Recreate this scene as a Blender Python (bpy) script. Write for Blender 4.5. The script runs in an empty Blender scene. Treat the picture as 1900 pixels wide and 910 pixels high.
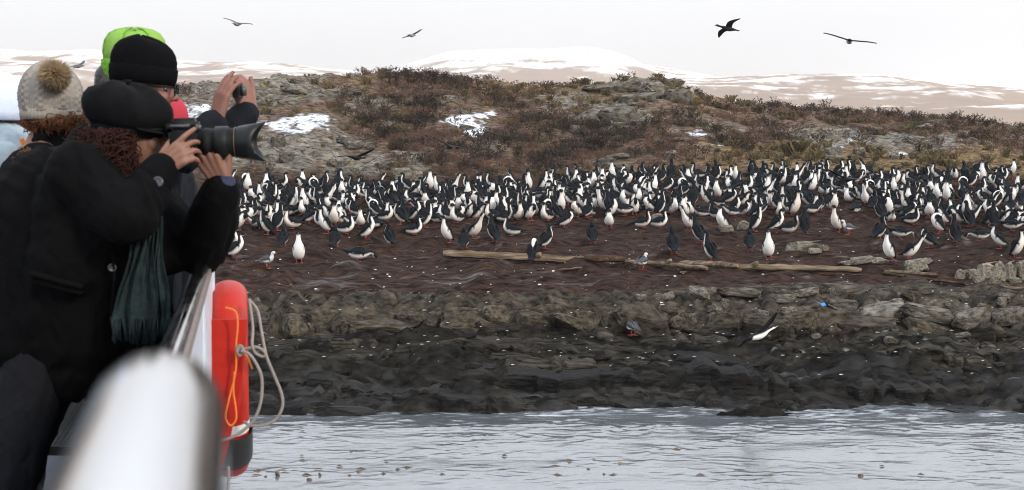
import bpy, bmesh, math, random
import numpy as np
from mathutils import Vector, Matrix, Euler
random.seed(7); rng = np.random.default_rng(7)
sc = bpy.context.scene
col = sc.collection
R = math.radians

# ------------------------------------------------------------------ camera, sky, sun, exposure
F = 2800.0                      # focal length in photo pixels (1900 wide)
CAM_H = 4.0                     # metres above the water
PITCH = math.atan((455-270)/F)
cd = bpy.data.cameras.new('camera'); cam = bpy.data.objects.new('camera', cd); col.objects.link(cam)
cam.location = (0, 0, CAM_H); cam.rotation_euler = (math.pi/2 - PITCH, 0, 0)
cd.sensor_width = 36; cd.lens = 36*F/1900; cd.clip_start = 0.05; cd.clip_end = 20000
cd.dof.use_dof = True; cd.dof.focus_distance = 26.0; cd.dof.aperture_fstop = 9.5
sc.camera = cam

SUN_ELEV, SUN_AZ = R(27), R(136)     # azimuth measured clockwise from +Y: to the right, a little behind the camera
w = bpy.data.worlds.new('World'); sc.world = w; w.use_nodes = True
nt = w.node_tree; nt.nodes.clear()
out = nt.nodes.new('ShaderNodeOutputWorld'); bg = nt.nodes.new('ShaderNodeBackground')
sky = nt.nodes.new('ShaderNodeTexSky'); sky.sky_type = 'NISHITA'; sky.sun_disc = False
sky.sun_elevation = SUN_ELEV; sky.sun_rotation = SUN_AZ; sky.dust_density = 3.0; sky.air_density = 1.0
# overcast: a veil of pale cloud over the clear sky, brighter low down and around the sun
tc = nt.nodes.new('ShaderNodeTexCoord')
mp = nt.nodes.new('ShaderNodeMapping'); mp.inputs['Scale'].default_value = (1.3, 1.3, 4.0)
nz = nt.nodes.new('ShaderNodeTexNoise'); nz.inputs['Scale'].default_value = 1.6; nz.inputs['Detail'].default_value = 5
sep = nt.nodes.new('ShaderNodeSeparateXYZ')
el = nt.nodes.new('ShaderNodeMapRange'); el.inputs['From Min'].default_value = 0.0; el.inputs['From Max'].default_value = 0.75
cr = nt.nodes.new('ShaderNodeValToRGB')
cr.color_ramp.elements[0].position = 0.0; cr.color_ramp.elements[0].color = (0.295, 0.298, 0.303, 1)
cr.color_ramp.elements[1].position = 1.0; cr.color_ramp.elements[1].color = (0.90, 0.97, 1.08, 1)      # an overcast sky is brighter overhead than at the horizon
e = cr.color_ramp.elements.new(0.30); e.color = (0.98, 1.0, 1.05, 1)
mul = nt.nodes.new('ShaderNodeVectorMath'); mul.operation = 'SCALE'; mul.inputs[3].default_value = 10.2
nm = nt.nodes.new('ShaderNodeMapRange'); nm.inputs['To Min'].default_value = 0.93; nm.inputs['To Max'].default_value = 1.07
mul2 = nt.nodes.new('ShaderNodeVectorMath'); mul2.operation = 'SCALE'
dt = nt.nodes.new('ShaderNodeVectorMath'); dt.operation = 'DOT_PRODUCT'
dt.inputs[1].default_value = (math.cos(SUN_ELEV)*math.sin(SUN_AZ), math.cos(SUN_ELEV)*math.cos(SUN_AZ), math.sin(SUN_ELEV))
sg = nt.nodes.new('ShaderNodeMapRange'); sg.inputs['From Min'].default_value = -0.75; sg.inputs['From Max'].default_value = 0.9
sg.inputs['To Min'].default_value = 0.96; sg.inputs['To Max'].default_value = 1.18
mm = nt.nodes.new('ShaderNodeMath'); mm.operation = 'MULTIPLY'
mix = nt.nodes.new('ShaderNodeMixRGB'); mix.inputs['Fac'].default_value = 0.88
L = nt.links.new
L(tc.outputs['Generated'], mp.inputs['Vector']); L(mp.outputs['Vector'], nz.inputs['Vector']); L(nz.outputs['Fac'], nm.inputs['Value'])
L(tc.outputs['Generated'], sep.inputs['Vector']); L(sep.outputs['Z'], el.inputs['Value']); L(el.outputs['Result'], cr.inputs['Fac'])
L(cr.outputs['Color'], mul.inputs[0]); L(tc.outputs['Generated'], dt.inputs[0]); L(dt.outputs['Value'], sg.inputs['Value'])
L(nm.outputs['Result'], mm.inputs[0]); L(sg.outputs['Result'], mm.inputs[1])
L(mul.outputs['Vector'], mul2.inputs[0]); L(mm.outputs['Value'], mul2.inputs[3])
L(sky.outputs['Color'], mix.inputs['Color1']); L(mul2.outputs['Vector'], mix.inputs['Color2'])
L(mix.outputs['Color'], bg.inputs['Color']); bg.inputs['Strength'].default_value = 0.13
L(bg.outputs['Background'], out.inputs['Surface'])

sd = bpy.data.lights.new('sun', 'SUN'); sd.energy = 2.0; sd.angle = R(9); sd.color = (1.0, 0.9, 0.78)
sun = bpy.data.objects.new('sun', sd); col.objects.link(sun)
sun.rotation_euler = (Vector((-math.cos(SUN_ELEV)*math.sin(SUN_AZ), -math.cos(SUN_ELEV)*math.cos(SUN_AZ), -math.sin(SUN_ELEV)))).to_track_quat('-Z', 'Y').to_euler()
vs = sc.view_settings; vs.view_transform = 'Standard'; vs.look = 'None'; vs.gamma = 1; vs.exposure = 0.34; vs.use_curve_mapping = False
sc.render.engine = 'CYCLES'; sc.cycles.filter_width = 1.1
cy = sc.cycles; cy.use_denoising = True; cy.max_bounces = 6; cy.diffuse_bounces = 3; cy.glossy_bounces = 3
cy.volume_bounces = 1; cy.caustics_reflective = False; cy.caustics_refractive = False; cy.sample_clamp_indirect = 4

# ------------------------------------------------------------------ helpers
_rot = cam.rotation_euler.to_matrix()
def V(px, py, D):
    """world point at photo pixel (px,py), D metres ahead along +Y"""
    d = _rot @ Vector(((px-950)/F, -(py-455)/F, -1.0))
    return Vector((0, 0, CAM_H)) + d*(D/d.y)
def VX(px, D): return (px-950)/F*D

def _hash(ix, iy, seed):
    h = (ix.astype(np.int64)*374761393 + iy.astype(np.int64)*668265263 + seed*1442695041) & 0xffffffff
    h = ((h ^ (h >> 13))*1274126177) & 0xffffffff
    return ((h ^ (h >> 16)) & 0xffff)/65535.0
def pn(x, y, seed=0):
    """gradient noise, about -0.7..0.7"""
    x = np.asarray(x, float); y = np.asarray(y, float)
    ix = np.floor(x); iy = np.floor(y); fx = x-ix; fy = y-iy
    u = fx*fx*fx*(fx*(fx*6-15)+10); v = fy*fy*fy*(fy*(fy*6-15)+10)
    def g(a, b):
        t = _hash(ix+a, iy+b, seed)*2*np.pi
        return np.cos(t)*(fx-a)+np.sin(t)*(fy-b)
    return (g(0,0)*(1-u)+g(1,0)*u)*(1-v)+(g(0,1)*(1-u)+g(1,1)*u)*v
def fbm(x, y, seed=0, o=4, lac=2.03, gain=0.5):
    s = 0; a = 1
    for k in range(o):
        s = s + a*pn(x, y, seed+k*17); x = x*lac+3.7; y = y*lac+1.3; a *= gain
    return s
def ridge(x, y, seed=0, o=4):
    s = 0; a = 1
    for k in range(o):
        s = s + a*(1-np.abs(pn(x, y, seed+k*13))*2.2); x = x*2.1+5.1; y = y*2.1+2.2; a *= 0.5
    return s/1.9
def sstep(a, b, x):
    t = np.clip((x-a)/(b-a), 0, 1); return t*t*(3-2*t)

def tag(o, label=None, cat=None, group=None, kind=None):
    if label: o['label'] = label
    if cat: o['category'] = cat
    if group: o['group'] = group
    if kind: o['kind'] = kind
    return o
def link(name, me, parent=None, mat=None, smooth=True):
    if mat is not None:
        me.materials.clear()
        for m in (mat if isinstance(mat, (list, tuple)) else [mat]): me.materials.append(m)
    if smooth is not None:
        me.polygons.foreach_set('use_smooth', [smooth]*len(me.polygons))
    o = bpy.data.objects.new(name, me); col.objects.link(o)
    if parent is not None: o.parent = parent
    return o
def empty(name, loc=(0,0,0), rz=0):
    o = bpy.data.objects.new(name, None); col.objects.link(o); o.location = loc; o.rotation_euler = (0,0,rz)
    o.empty_display_size = 0.1
    return o
def keep(o, parent):
    """parent without moving (builders work in world space)"""
    bpy.context.view_layer.update() if False else None
    o.parent = parent
    o.matrix_parent_inverse = (Matrix.Translation(parent.location) @ parent.rotation_euler.to_matrix().to_4x4()).inverted()
    return o
def mesh_np(name, v, f):
    me = bpy.data.meshes.new(name); v = np.asarray(v, np.float32); f = np.asarray(f, np.int32)
    me.vertices.add(len(v)); me.vertices.foreach_set('co', v.ravel())
    k = f.shape[1]; me.loops.add(f.size); me.loops.foreach_set('vertex_index', f.ravel())
    me.polygons.add(len(f)); me.polygons.foreach_set('loop_start', np.arange(0, f.size, k, dtype=np.int32))
    me.update(calc_edges=True); me.validate()
    return me
def grid_faces(ny, nx):
    i = np.arange(ny*nx).reshape(ny, nx)
    return np.stack([i[:-1,:-1], i[:-1,1:], i[1:,1:], i[1:,:-1]], -1).reshape(-1, 4)
def grid_mesh(name, X, Y, Z):
    return mesh_np(name, np.stack([X, Y, Z], -1).reshape(-1, 3), grid_faces(*X.shape))
def color_attr(me, name, c):
    a = me.color_attributes.new(name, 'FLOAT_COLOR', 'POINT')
    c = np.asarray(c, np.float32)
    if c.shape[1] == 3: c = np.concatenate([c, np.ones((len(c), 1), np.float32)], 1)
    a.data.foreach_set('color', c.ravel())
def tile(vs_, fs_, mats):
    """many transformed copies of (verts, faces) in one array pair"""
    n = len(vs_)
    v = np.concatenate([vs_ @ m[:3,:3].T + m[:3,3] for m in mats]); f = np.concatenate([fs_+i*n for i in range(len(mats))])
    return v, f
def xf(loc, rz=0, s=1.0, tilt=0, tz=0):
    c, s_ = math.cos(rz), math.sin(rz); m = np.eye(4)
    sx = np.array([[1,0,0],[0,math.cos(tilt),-math.sin(tilt)],[0,math.sin(tilt),math.cos(tilt)]])
    sc3 = np.diag([s, s, s]) if np.isscalar(s) else np.diag(s)
    m[:3,:3] = np.array([[c,-s_,0],[s_,c,0],[0,0,1]]) @ sx @ sc3; m[:3,3] = loc; return m

# ------------------------------------------------------------------ materials
def mat(name, base=(0.5,0.5,0.5), rough=0.6, metal=0.0, attr=None, var=0.0, vscale=20.0, bump=0.0, bscale=60.0, spec=0.5, sheen=0.0,
        coat=0.0, detail=5.0, stretch=None, alt=None, alt_amt=0.5, alt_scale=6.0, rvar=0.0, ior=None, randtint=0.0, vcon=1.0):
    m = bpy.data.materials.new(name); m.use_nodes = True; t = m.node_tree; b = t.nodes['Principled BSDF']
    b.inputs['Roughness'].default_value = rough; b.inputs['Metallic'].default_value = metal
    b.inputs['Specular IOR Level'].default_value = spec
    if sheen: b.inputs['Sheen Weight'].default_value = sheen; b.inputs['Sheen Roughness'].default_value = 0.5
    if coat: b.inputs['Coat Weight'].default_value = coat; b.inputs['Coat Roughness'].default_value = 0.1
    if ior: b.inputs['IOR'].default_value = ior
    N = t.nodes.new; K = t.links.new
    tcn = N('ShaderNodeTexCoord'); src = tcn.outputs['Object']
    if stretch:
        mpn = N('ShaderNodeMapping'); mpn.inputs['Scale'].default_value = stretch; K(src, mpn.inputs['Vector']); src = mpn.outputs['Vector']
    if attr:
        a = N('ShaderNodeAttribute'); a.attribute_name = attr; cur = a.outputs['Color']
    else:
        c = N('ShaderNodeRGB'); c.outputs[0].default_value = (*base, 1); cur = c.outputs[0]
    if alt:
        n2 = N('ShaderNodeTexNoise'); n2.inputs['Scale'].default_value = alt_scale; n2.inputs['Detail'].default_value = 6; n2.inputs['Roughness'].default_value = 0.65
        K(src, n2.inputs['Vector'])
        rp = N('ShaderNodeMapRange'); rp.inputs['From Min'].default_value = 0.47; rp.inputs['From Max'].default_value = 0.62; rp.inputs['To Max'].default_value = alt_amt
        K(n2.outputs['Fac'], rp.inputs['Value'])
        mx = N('ShaderNodeMixRGB'); K(rp.outputs['Result'], mx.inputs['Fac']); K(cur, mx.inputs['Color1']); mx.inputs['Color2'].default_value = (*alt, 1); cur = mx.outputs['Color']
    if var:
        n1 = N('ShaderNodeTexNoise'); n1.inputs['Scale'].default_value = vscale; n1.inputs['Detail'].default_value = detail; n1.inputs['Roughness'].default_value = 0.6
        K(src, n1.inputs['Vector'])
        r1 = N('ShaderNodeMapRange'); r1.inputs['From Min'].default_value = 0.5-.25/vcon; r1.inputs['From Max'].default_value = 0.5+.25/vcon
        r1.inputs['To Min'].default_value = 1-var; r1.inputs['To Max'].default_value = 1+var; K(n1.outputs['Fac'], r1.inputs['Value'])
        vm = N('ShaderNodeVectorMath'); vm.operation = 'SCALE'; K(cur, vm.inputs[0]); K(r1.outputs['Result'], vm.inputs[3]); cur = vm.outputs['Vector']
        if rvar:
            r2 = N('ShaderNodeMapRange'); r2.inputs['From Min'].default_value = 0.3; r2.inputs['From Max'].default_value = 0.7
            r2.inputs['To Min'].default_value = max(0.03, rough-rvar); r2.inputs['To Max'].default_value = min(1, rough+rvar)
            K(n1.outputs['Fac'], r2.inputs['Value']); K(r2.outputs['Result'], b.inputs['Roughness'])
    if randtint:
        oi = N('ShaderNodeObjectInfo'); r3 = N('ShaderNodeMapRange'); r3.inputs['To Min'].default_value = 1-randtint; r3.inputs['To Max'].default_value = 1+randtint
        K(oi.outputs['Random'], r3.inputs['Value']); vm2 = N('ShaderNodeVectorMath'); vm2.operation = 'SCALE'; K(cur, vm2.inputs[0]); K(r3.outputs['Result'], vm2.inputs[3]); cur = vm2.outputs['Vector']
    K(cur, b.inputs['Base Color'])
    if bump:
        nb = N('ShaderNodeTexNoise'); nb.inputs['Scale'].default_value = bscale; nb.inputs['Detail'].default_value = 6; nb.inputs['Roughness'].default_value = 0.6
        K(src, nb.inputs['Vector']); bp = N('ShaderNodeBump'); bp.inputs['Strength'].default_value = 1.0; bp.inputs['Distance'].default_value = bump
        K(nb.outputs['Fac'], bp.inputs['Height']); K(bp.outputs['Normal'], b.inputs['Normal'])
    return m

M = {}
M['steel'] = mat('polished steel', (0.55,0.55,0.56), 0.12, 1.0, var=0.05, vscale=40, rvar=0.06, stretch=(1,0.15,1))
M['white_paint'] = mat('white boat paint', (0.62,0.67,0.74), 0.35, var=0.06, vscale=9, alt=(0.33,0.25,0.18), alt_amt=0.25, alt_scale=14, spec=0.5)
M['seam'] = mat('weathered seam', (0.2,0.16,0.14), 0.6, var=0.3, vscale=40)
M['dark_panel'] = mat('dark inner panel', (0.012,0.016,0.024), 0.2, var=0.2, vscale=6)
M['deck'] = mat('deck paint', (0.09,0.10,0.12), 0.6, var=0.25, vscale=20, bump=0.002, bscale=120)
M['hull'] = mat('hull paint', (0.55,0.58,0.62), 0.4, var=0.08, vscale=3)
M['buoy'] = mat('red buoy plastic', (0.41,0.018,0.010), 0.45, spec=.18, var=0.1, vscale=7, alt=(0.36,0.05,0.03), alt_amt=0.45, alt_scale=18, bump=0.0006, bscale=90)
M['buoy_cloth'] = mat('red buoy cover', (0.37,0.017,0.010), 0.6, spec=.12, var=0.1, vscale=14, bump=0.0015, bscale=60)
M['tape'] = mat('reflective tape', (0.7,0.7,0.68), 0.4, var=0.1, vscale=60)
M['rope'] = mat('grey rope', (0.24,0.205,0.185), 0.85, var=0.25, vscale=120, bump=0.002, bscale=300)
M['orange_cord'] = mat('orange cord', (0.65,0.16,0.02), 0.7, var=0.2, vscale=150)
M['black_metal'] = mat('black bracket', (0.02,0.019,0.018), 0.45, var=0.3, vscale=30)
M['mesh_metal'] = mat('grey mesh metal', (0.10,0.10,0.10), 0.5, 0.6, var=0.2, vscale=50)
M['coat'] = mat('black wool', (0.0032,0.0032,0.0036), 0.95, var=0.3, vscale=45, bump=0.002, bscale=160, spec=0.08)
M['coat2'] = mat('dark navy jacket', (0.008,0.0095,0.013), 0.85, var=0.25, vscale=30, bump=0.002, bscale=90, spec=0.12)
M['pale_jacket'] = mat('pale grey blue jacket', (0.34,0.41,0.45), 0.8, var=0.15, vscale=20, bump=0.004, bscale=30)
M['jeans'] = mat('dark grey denim', (0.010,0.0105,0.013), 0.9, var=0.3, vscale=60, bump=0.002, bscale=140, spec=.1)
M['boots'] = mat('dark boots', (0.015,0.012,0.01), 0.5, var=0.3, vscale=30)
M['skin'] = mat('tanned skin', (0.20,0.096,0.064), 0.55, var=0.12, vscale=30, bump=0.0008, bscale=220, spec=0.4)
M['skin2'] = mat('reddish skin', (0.20,0.085,0.060), 0.55, var=0.12, vscale=30, bump=0.0008, bscale=220, spec=0.4)
M['hair'] = mat('dark auburn hair', (0.028,0.010,0.007), 0.6, var=0.5, vscale=25, spec=.12)
M['hair2'] = mat('ginger brown hair', (0.12,0.05,0.022), 0.6, var=0.5, vscale=25, spec=.15)
M['hair3'] = mat('very dark hair', (0.012,0.009,0.008), 0.45, var=0.4, vscale=25)
M['felt'] = mat('black felt', (0.006,0.006,0.007), 0.92, var=0.25, vscale=40, bump=0.0015, bscale=130, spec=0.08)
M['knit_black'] = mat('black knit', (0.0038,0.0038,0.0045), 0.95, var=0.2, vscale=60, bump=0.002, bscale=200, spec=0.05)
M['knit_beige'] = mat('beige knit', (0.27,0.243,0.212), 0.9, var=0.2, vscale=60, bump=0.002, bscale=200, spec=0.2)
M['fur'] = mat('brown fur', (0.26,0.185,0.105), 0.7, var=0.6, vscale=14)
M['green_knit'] = mat('lime green fleece', (0.20,0.36,0.065), 0.9, var=0.12, vscale=40, bump=0.003, bscale=120, spec=0.2)
M['green_scale'] = mat('mottled green knit', (0.14,0.33,0.025), 0.9, var=0.3, vscale=70, alt=(0.04,0.11,0.012), alt_amt=0.8, alt_scale=75, bump=0.003, bscale=120, spec=0.2)
M['white_fleece'] = mat('pale blue white fleece', (0.62,0.69,0.85), 0.9, var=0.06, vscale=30, bump=0.002, bscale=150, spec=0.2)
M['red_hat'] = mat('bright red hood', (0.34,0.014,0.03), 0.8, var=0.1, vscale=30)
M['orange_cloth'] = mat('orange cloth', (0.8,0.25,0.03), 0.8)
M['scarf'] = mat('dark green wool', (0.021,0.033,0.034), 0.95, var=0.35, vscale=70, bump=0.003, bscale=180, spec=0.08)
M['camera_body'] = mat('black camera body', (0.007,0.007,0.0075), 0.45, spec=.2, var=0.2, vscale=60, bump=0.0006, bscale=400)
M['camera_grey'] = mat('grey camera trim', (0.045,0.045,0.048), 0.35, var=0.1, vscale=60)
M['rubber'] = mat('black rubber', (0.005,0.005,0.0055), 0.6, spec=.15, bump=0.0006, bscale=300)
M['hood'] = mat('lens hood plastic', (0.006,0.0065,0.007), 0.4, spec=.25)
M['glass'] = mat('dark lens glass', (0.008,0.007,0.012), 0.06, spec=0.8)
M['button'] = mat('dark button', (0.03,0.032,0.04), 0.25)
M['gold'] = mat('pale gold band', (0.12,0.10,0.06), 0.5, 0.5)
# ------------------------------------------------------------------ island terrain
_cp = np.array([(-1200,262,62),(-400,225,60),(0,205,60),(150,190,59),(260,175,58),(340,163,58),(400,159,58),(460,151,58),(520,143,58),(600,141,58),(680,143,59),(720,141,60),
    (800,144,61),(880,151,62),(960,159,63),(1050,159,64),(1100,157,64),(1150,153,64),(1200,149,64),(1232,147,64),(1260,154,64),(1284,176,63),(1330,186,63),(1400,196,62),
    (1500,207,61),(1600,211,60),(1700,218,60),(1800,227,60),(1900,239,60),(2100,255,60),(2600,268,60)], float)
_cpx = (_cp[:,0]-950)/F*_cp[:,2]; _cz = CAM_H+(270-_cp[:,1])/F*_cp[:,2]
_pd = np.array([10,18,21,22.5,24,25.4,26.3,26.65,27.3,28.2,29.5,31,38,46]); _pz = np.array([-2.5,-1.5,-.55,-.05,.36,.62,.78,.92,1.28,1.36,1.44,1.56,2.2,2.93])
def base_h(x, y):
    yc = np.interp(x, _cpx, _cp[:,2]); zc = np.interp(x, _cpx, _cz)
    shift = 0.55*pn(x/3.1, x*0+3.3, 5)+0.35*pn(x/1.2, x*0+9.1, 6)
    z = np.interp(y+shift*(1-sstep(29, 33, y)), _pd, _pz)
    s = np.clip((y-46)/(yc-46), 0, 1)
    hill = 2.93+(zc-2.93)*(s**0.93)
    back = zc*(1-sstep(0, 1, (y-yc)/26.0))-1.6*sstep(0.6, 1, (y-yc)/26.0)
    z = np.where(y > 46, hill, z); z = np.where(y > yc, back, z)
    edge = 1-sstep(34, 55, np.abs(x-4)); return z*edge-2.0*(1-edge)
def rockmask(x, y):
    px = 950+x/np.maximum(y, 1)*F
    def blob(cx, w_, y0, y1): return np.exp(-((px-cx)/w_)**2)*sstep(y0-1.2, y0+.4, y)*(1-sstep(y1-.4, y1+1.4, y))
    m = blob(520,105,54.6,62)*1.25+blob(380,60,52,62)+blob(1190,75,61.5,68)*1.35+blob(1140,75,54.5,58.5)*1.2+blob(1040,60,60,62)*.6+blob(1600,130,52,55.5)*.9+blob(1740,90,51,54.0)*.8+blob(1480,80,52.5,55)*.7+blob(660,70,46.3,48.5)*.9+blob(500,70,47.5,50)*.6+blob(770,30,46.8,48)+blob(800,60,56.2,57.8)*.8+blob(740,50,52,53)*.6+blob(1330,60,53.5,55.5)*.6+blob(600,60,50,52.6)*.8+blob(560,110,47.2,49.4)*.9+blob(930,50,50,52)*.7+blob(700,50,54.2,56)*.7+blob(1060,60,57.5,60)*.8+blob(430,60,48,53)
    return np.clip(m*(0.72+0.9*fbm(x/1.1, y/1.1, 31, 3)), 0, 1)
def height(x, y):
    x = np.asarray(x, float); y = np.asarray(y, float)
    z = base_h(x, y)
    tide = sstep(20.5, 22.5, y)*(1-sstep(26.2, 27.4, y))        # wave-cut rock apron
    warp = 0.5*fbm(x/2.6, y/2.6, 3, 3)
    tilt = y+0.10*x+0.9*warp
    saw = (tilt/0.66) % 1.0; strata = np.where(saw < .2, saw/.2, (1-saw)/.8)
    saw2 = (tilt/0.23+1.3*pn(x/1.7, y/1.7, 9)) % 1.0; strata2 = np.where(saw2 < .25, saw2/.25, (1-saw2)/.75)
    z = z+tide*(0.21*(strata-.5)+0.10*(strata2-.5)+0.44*fbm(x/2.4, y/1.1, 11, 4)+0.09*(ridge(x/.8, y/.3, 14, 4)-.4)-0.03)
    def crack(n, w_): return np.exp(-(n/w_)**2)
    cw = .35*fbm(x/.9, y/.9, 15, 2)
    z = z-tide*(.13*crack(pn(x/1.9+cw, y/.55+cw, 16), .05)+.07*crack(pn(x/.7+cw, y/.26, 17), .07)+.05*crack(pn(x/.33, y/.5+cw, 18), .06))
    z = z+tide*.06*np.round(3*fbm(x/1.1+cw, y/.45, 19, 2))/3
    ledge = np.exp(-((y-27.0)/.85)**2)
    z = z-ledge*(.16*crack(pn(x/.75+cw, y/1.3, 43), .05)+.12*crack(pn(x/1.6, y/.45+cw, 44), .06)+.06*crack(pn(x/.3, y/.3, 46), .06))
    z = z+ledge*(0.20*np.round(2.6*fbm(x/.8, y/.6, 41, 3))/2.6+0.10*fbm(x/.25, y/.25, 45, 4)+.03)
    flat = sstep(27.2, 28.4, y)*(1-sstep(45.5, 47.5, y))        # trampled mud with nest mounds
    md = np.clip(pn(x/.95, y/.95, 21)*2.1, 0, 1)
    z = z+flat*(0.21*md+0.045*fbm(x/.38, y/.38, 23, 3)+0.02*fbm(x/.13, y/.13, 27, 2)-.05)
    hl = sstep(45.5, 48, y)
    rm = rockmask(x, y)
    z = z+hl*(0.26*fbm(x/2.1, y/1.7, 51, 4)+0.07*fbm(x/.4, y/.4, 55, 3)+rm*(0.30*(ridge(x/1.0, y/.8, 61, 4)-.55)+.12*np.round(3*fbm(x/.7, y/.7, 67, 2))/3))
    return z
def hit(px, py, d0=20.0, d1=66.0):
    """ground point under a photo pixel"""
    D = np.arange(d0, d1, 0.04); p0 = V(px, py, 1.0); ox, oz = p0.x, p0.z-CAM_H
    g = hgrid(ox*D, D)-(CAM_H+oz*D); k = np.argmax(g > 0)
    if g[k] <= 0: k = len(D)-1
    d = D[k]; return Vector((ox*d, d, float(hgrid(np.array([ox*d]), np.array([d]))[0])))

xs = np.concatenate([np.linspace(-62,-19,60), np.arange(-18.9, 24.0, 0.08), np.linspace(24.1,70,60)])
ys = np.concatenate([np.arange(18.5,22,.12), np.arange(22,31,.05), np.arange(31,47,.085), np.arange(47,68,.1), np.linspace(68.2,95,50)])
X, Y = np.meshgrid(xs, ys); Z = height(X, Y)
def hgrid(x, y):
    i = np.clip(np.searchsorted(ys, y)-1, 0, len(ys)-2); j = np.clip(np.searchsorted(xs, x)-1, 0, len(xs)-2)
    v = np.clip((y-ys[i])/(ys[i+1]-ys[i]), 0, 1); u = np.clip((x-xs[j])/(xs[j+1]-xs[j]), 0, 1)
    return (Z[i,j]*(1-u)+Z[i,j+1]*u)*(1-v)+(Z[i+1,j]*(1-u)+Z[i+1,j+1]*u)*v
me = grid_mesh('island_ground', X, Y, Z)
x = X.ravel(); y = Y.ravel(); z = Z.ravel()
px = 950+x/y*F; py = 270+(CAM_H-z)/y*F
def lerp(a, b, t): return a*(1-t[:,None])+np.array(b, float)*t[:,None]
c = np.tile(np.array([0.052,0.031,0.0245]), (len(x),1))                                    # peaty mud
c = lerp(c, (0.080,0.042,0.024), np.clip(fbm(x/.8, y/.8, 71, 4)*1.1, 0, 1)*.8)
c = lerp(c, (0.024,0.017,0.014), np.clip(fbm(x/.5, y/.9, 72, 4)*1.3-.05, 0, 1)*.75)
hl = sstep(45.2, 47.5, y+1.1*fbm(x/2, y/2, 73, 3))
heath = np.tile(np.array([0.105,0.070,0.053]), (len(x),1))
heath = lerp(heath, (0.125,0.088,0.05), np.clip(fbm(x/1.6, y/.9, 74, 4)*1.6-.02, 0, 1))          # ochre grass
heath = lerp(heath, (0.08,0.078,0.042), np.clip(fbm(x/1.3, y/.8, 75, 3)*1.6-.28, 0, 1))         # mossy green
heath = lerp(heath, (0.04,0.027,0.022), np.clip(fbm(x/1.1, y/.7, 76, 4)*1.7-.05, 0, 1))
och = (sstep(45.5,47,y)*(1-sstep(50.5,52,y))*sstep(1180,1400,px)+sstep(57,59,y)*(1-sstep(62.0,63.5,y))*np.exp(-((px-1230)/170)**2)+np.exp(-((px-960)/70)**2)*sstep(59,60.5,y))
heath = lerp(heath, (0.16,0.108,0.056), np.clip(och*(.75+1.2*fbm(x/.7, y/.5, 77, 3)), 0, .95))
c = c*(1-hl[:,None])+heath*hl[:,None]
rm = rockmask(x, y)*sstep(45.5, 47, y)
rockc = lerp(np.tile(np.array([0.155,0.140,0.120]), (len(x),1)), (0.095,0.085,0.07), np.clip(.45+fbm(x/.45, y/.4, 78, 4)*1.4, 0, 1))
rockc = lerp(rockc, (0.20,0.188,0.165), np.clip(fbm(x/.9, y/.6, 79, 4)*1.6-.1, 0, 1))
rockc = lerp(rockc, (0.14,0.11,0.05), np.clip(fbm(x/.6, y/.6, 80, 3)*1.6-.3, 0, 1))
k = np.clip(rm*1.9-.35, 0, 1); c = c*(1-k[:,None])+rockc*k[:,None]
# rock ledge and dark tidal apron
sh = y+.5*fbm(x/1.7, y*0, 81, 3)
rightness = sstep(1180, 1420, px)
ledge = sstep(25.9, 26.5, sh)*(1-sstep(27.45+.9*rightness, 27.9+1.1*rightness, sh))
lc = lerp(np.tile(np.array([0.105,0.086,0.064]), (len(x),1)), (0.05,0.045,0.038), np.clip(.4+1.3*fbm(x/.6, y/.4, 82, 4), 0, 1))
lc = lerp(lc, (0.16,0.15,0.135), np.clip(fbm(x/.5, y/.35, 83, 4)*1.6-.25, 0, 1)*(.35+.65*rightness))
c = c*(1-ledge[:,None])+lc*ledge[:,None]
tid = 1-sstep(25.7, 26.4, sh)
tcl = lerp(np.tile(np.array([0.019,0.018,0.017]), (len(x),1)), (0.040,0.037,0.029), np.clip(fbm(x/1.3, y/.5, 84, 4)*1.4+.1+.45*rightness*sstep(23.8,25,y), 0, 1))
tcl = lerp(tcl, (0.055,0.05,0.045), np.clip(fbm(x/.35, y/.12, 85, 4)*2.0-.75, 0, 1)*.8)
c = c*(1-tid[:,None])+tcl*tid[:,None]
# guano splashes
gu = np.clip(fbm(x/.16, y/.16, 86, 3)*3.2-1.55+.25*rightness, 0, 1)*sstep(24, 25.5, y)*(1-sstep(28.2, 29.2, y))
c = lerp(c, (0.42,0.42,0.40), gu*.75)
gm = np.clip(fbm(x/.55, y/.3, 186, 4)*2.6-1.0, 0, 1)*sstep(28.3, 29.2, y)*(1-sstep(45, 46.5, y)); c = lerp(c, (0.23,0.215,0.20), gm*.6)
# old snow lying in hollows
def spot(cx, cy, wx, wy): return np.exp(-(((px-cx)/wx)**2+((py-cy)/wy)**2)**1.5)
sn = spot(548,232,72,17)*1.15+spot(370,205,45,15)*1.1+spot(585,218,28,6)+spot(868,232,48,20)*.82+spot(900,212,30,8)*.8+spot(848,222,26,9)*.85+spot(880,245,22,9)*.8+spot(1278,246,30,5)+spot(1300,251,22,3)+spot(1660,286,22,4)+spot(1545,274,36,5)*.85+spot(1577,262,9,5)*.9+spot(1100,262,20,4)*.5+spot(750,333,40,9)*.78+spot(640,256,18,3)*.9+spot(1195,307,16,4)*.7+spot(1325,268,40,4)*.62
snow = np.clip((sn+.95*fbm(x/.45, y/.4, 87, 5)-.68)*3, 0, 1)*sstep(44.5, 46, y)
c = lerp(c, (0.62,0.65,0.70), snow)
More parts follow.
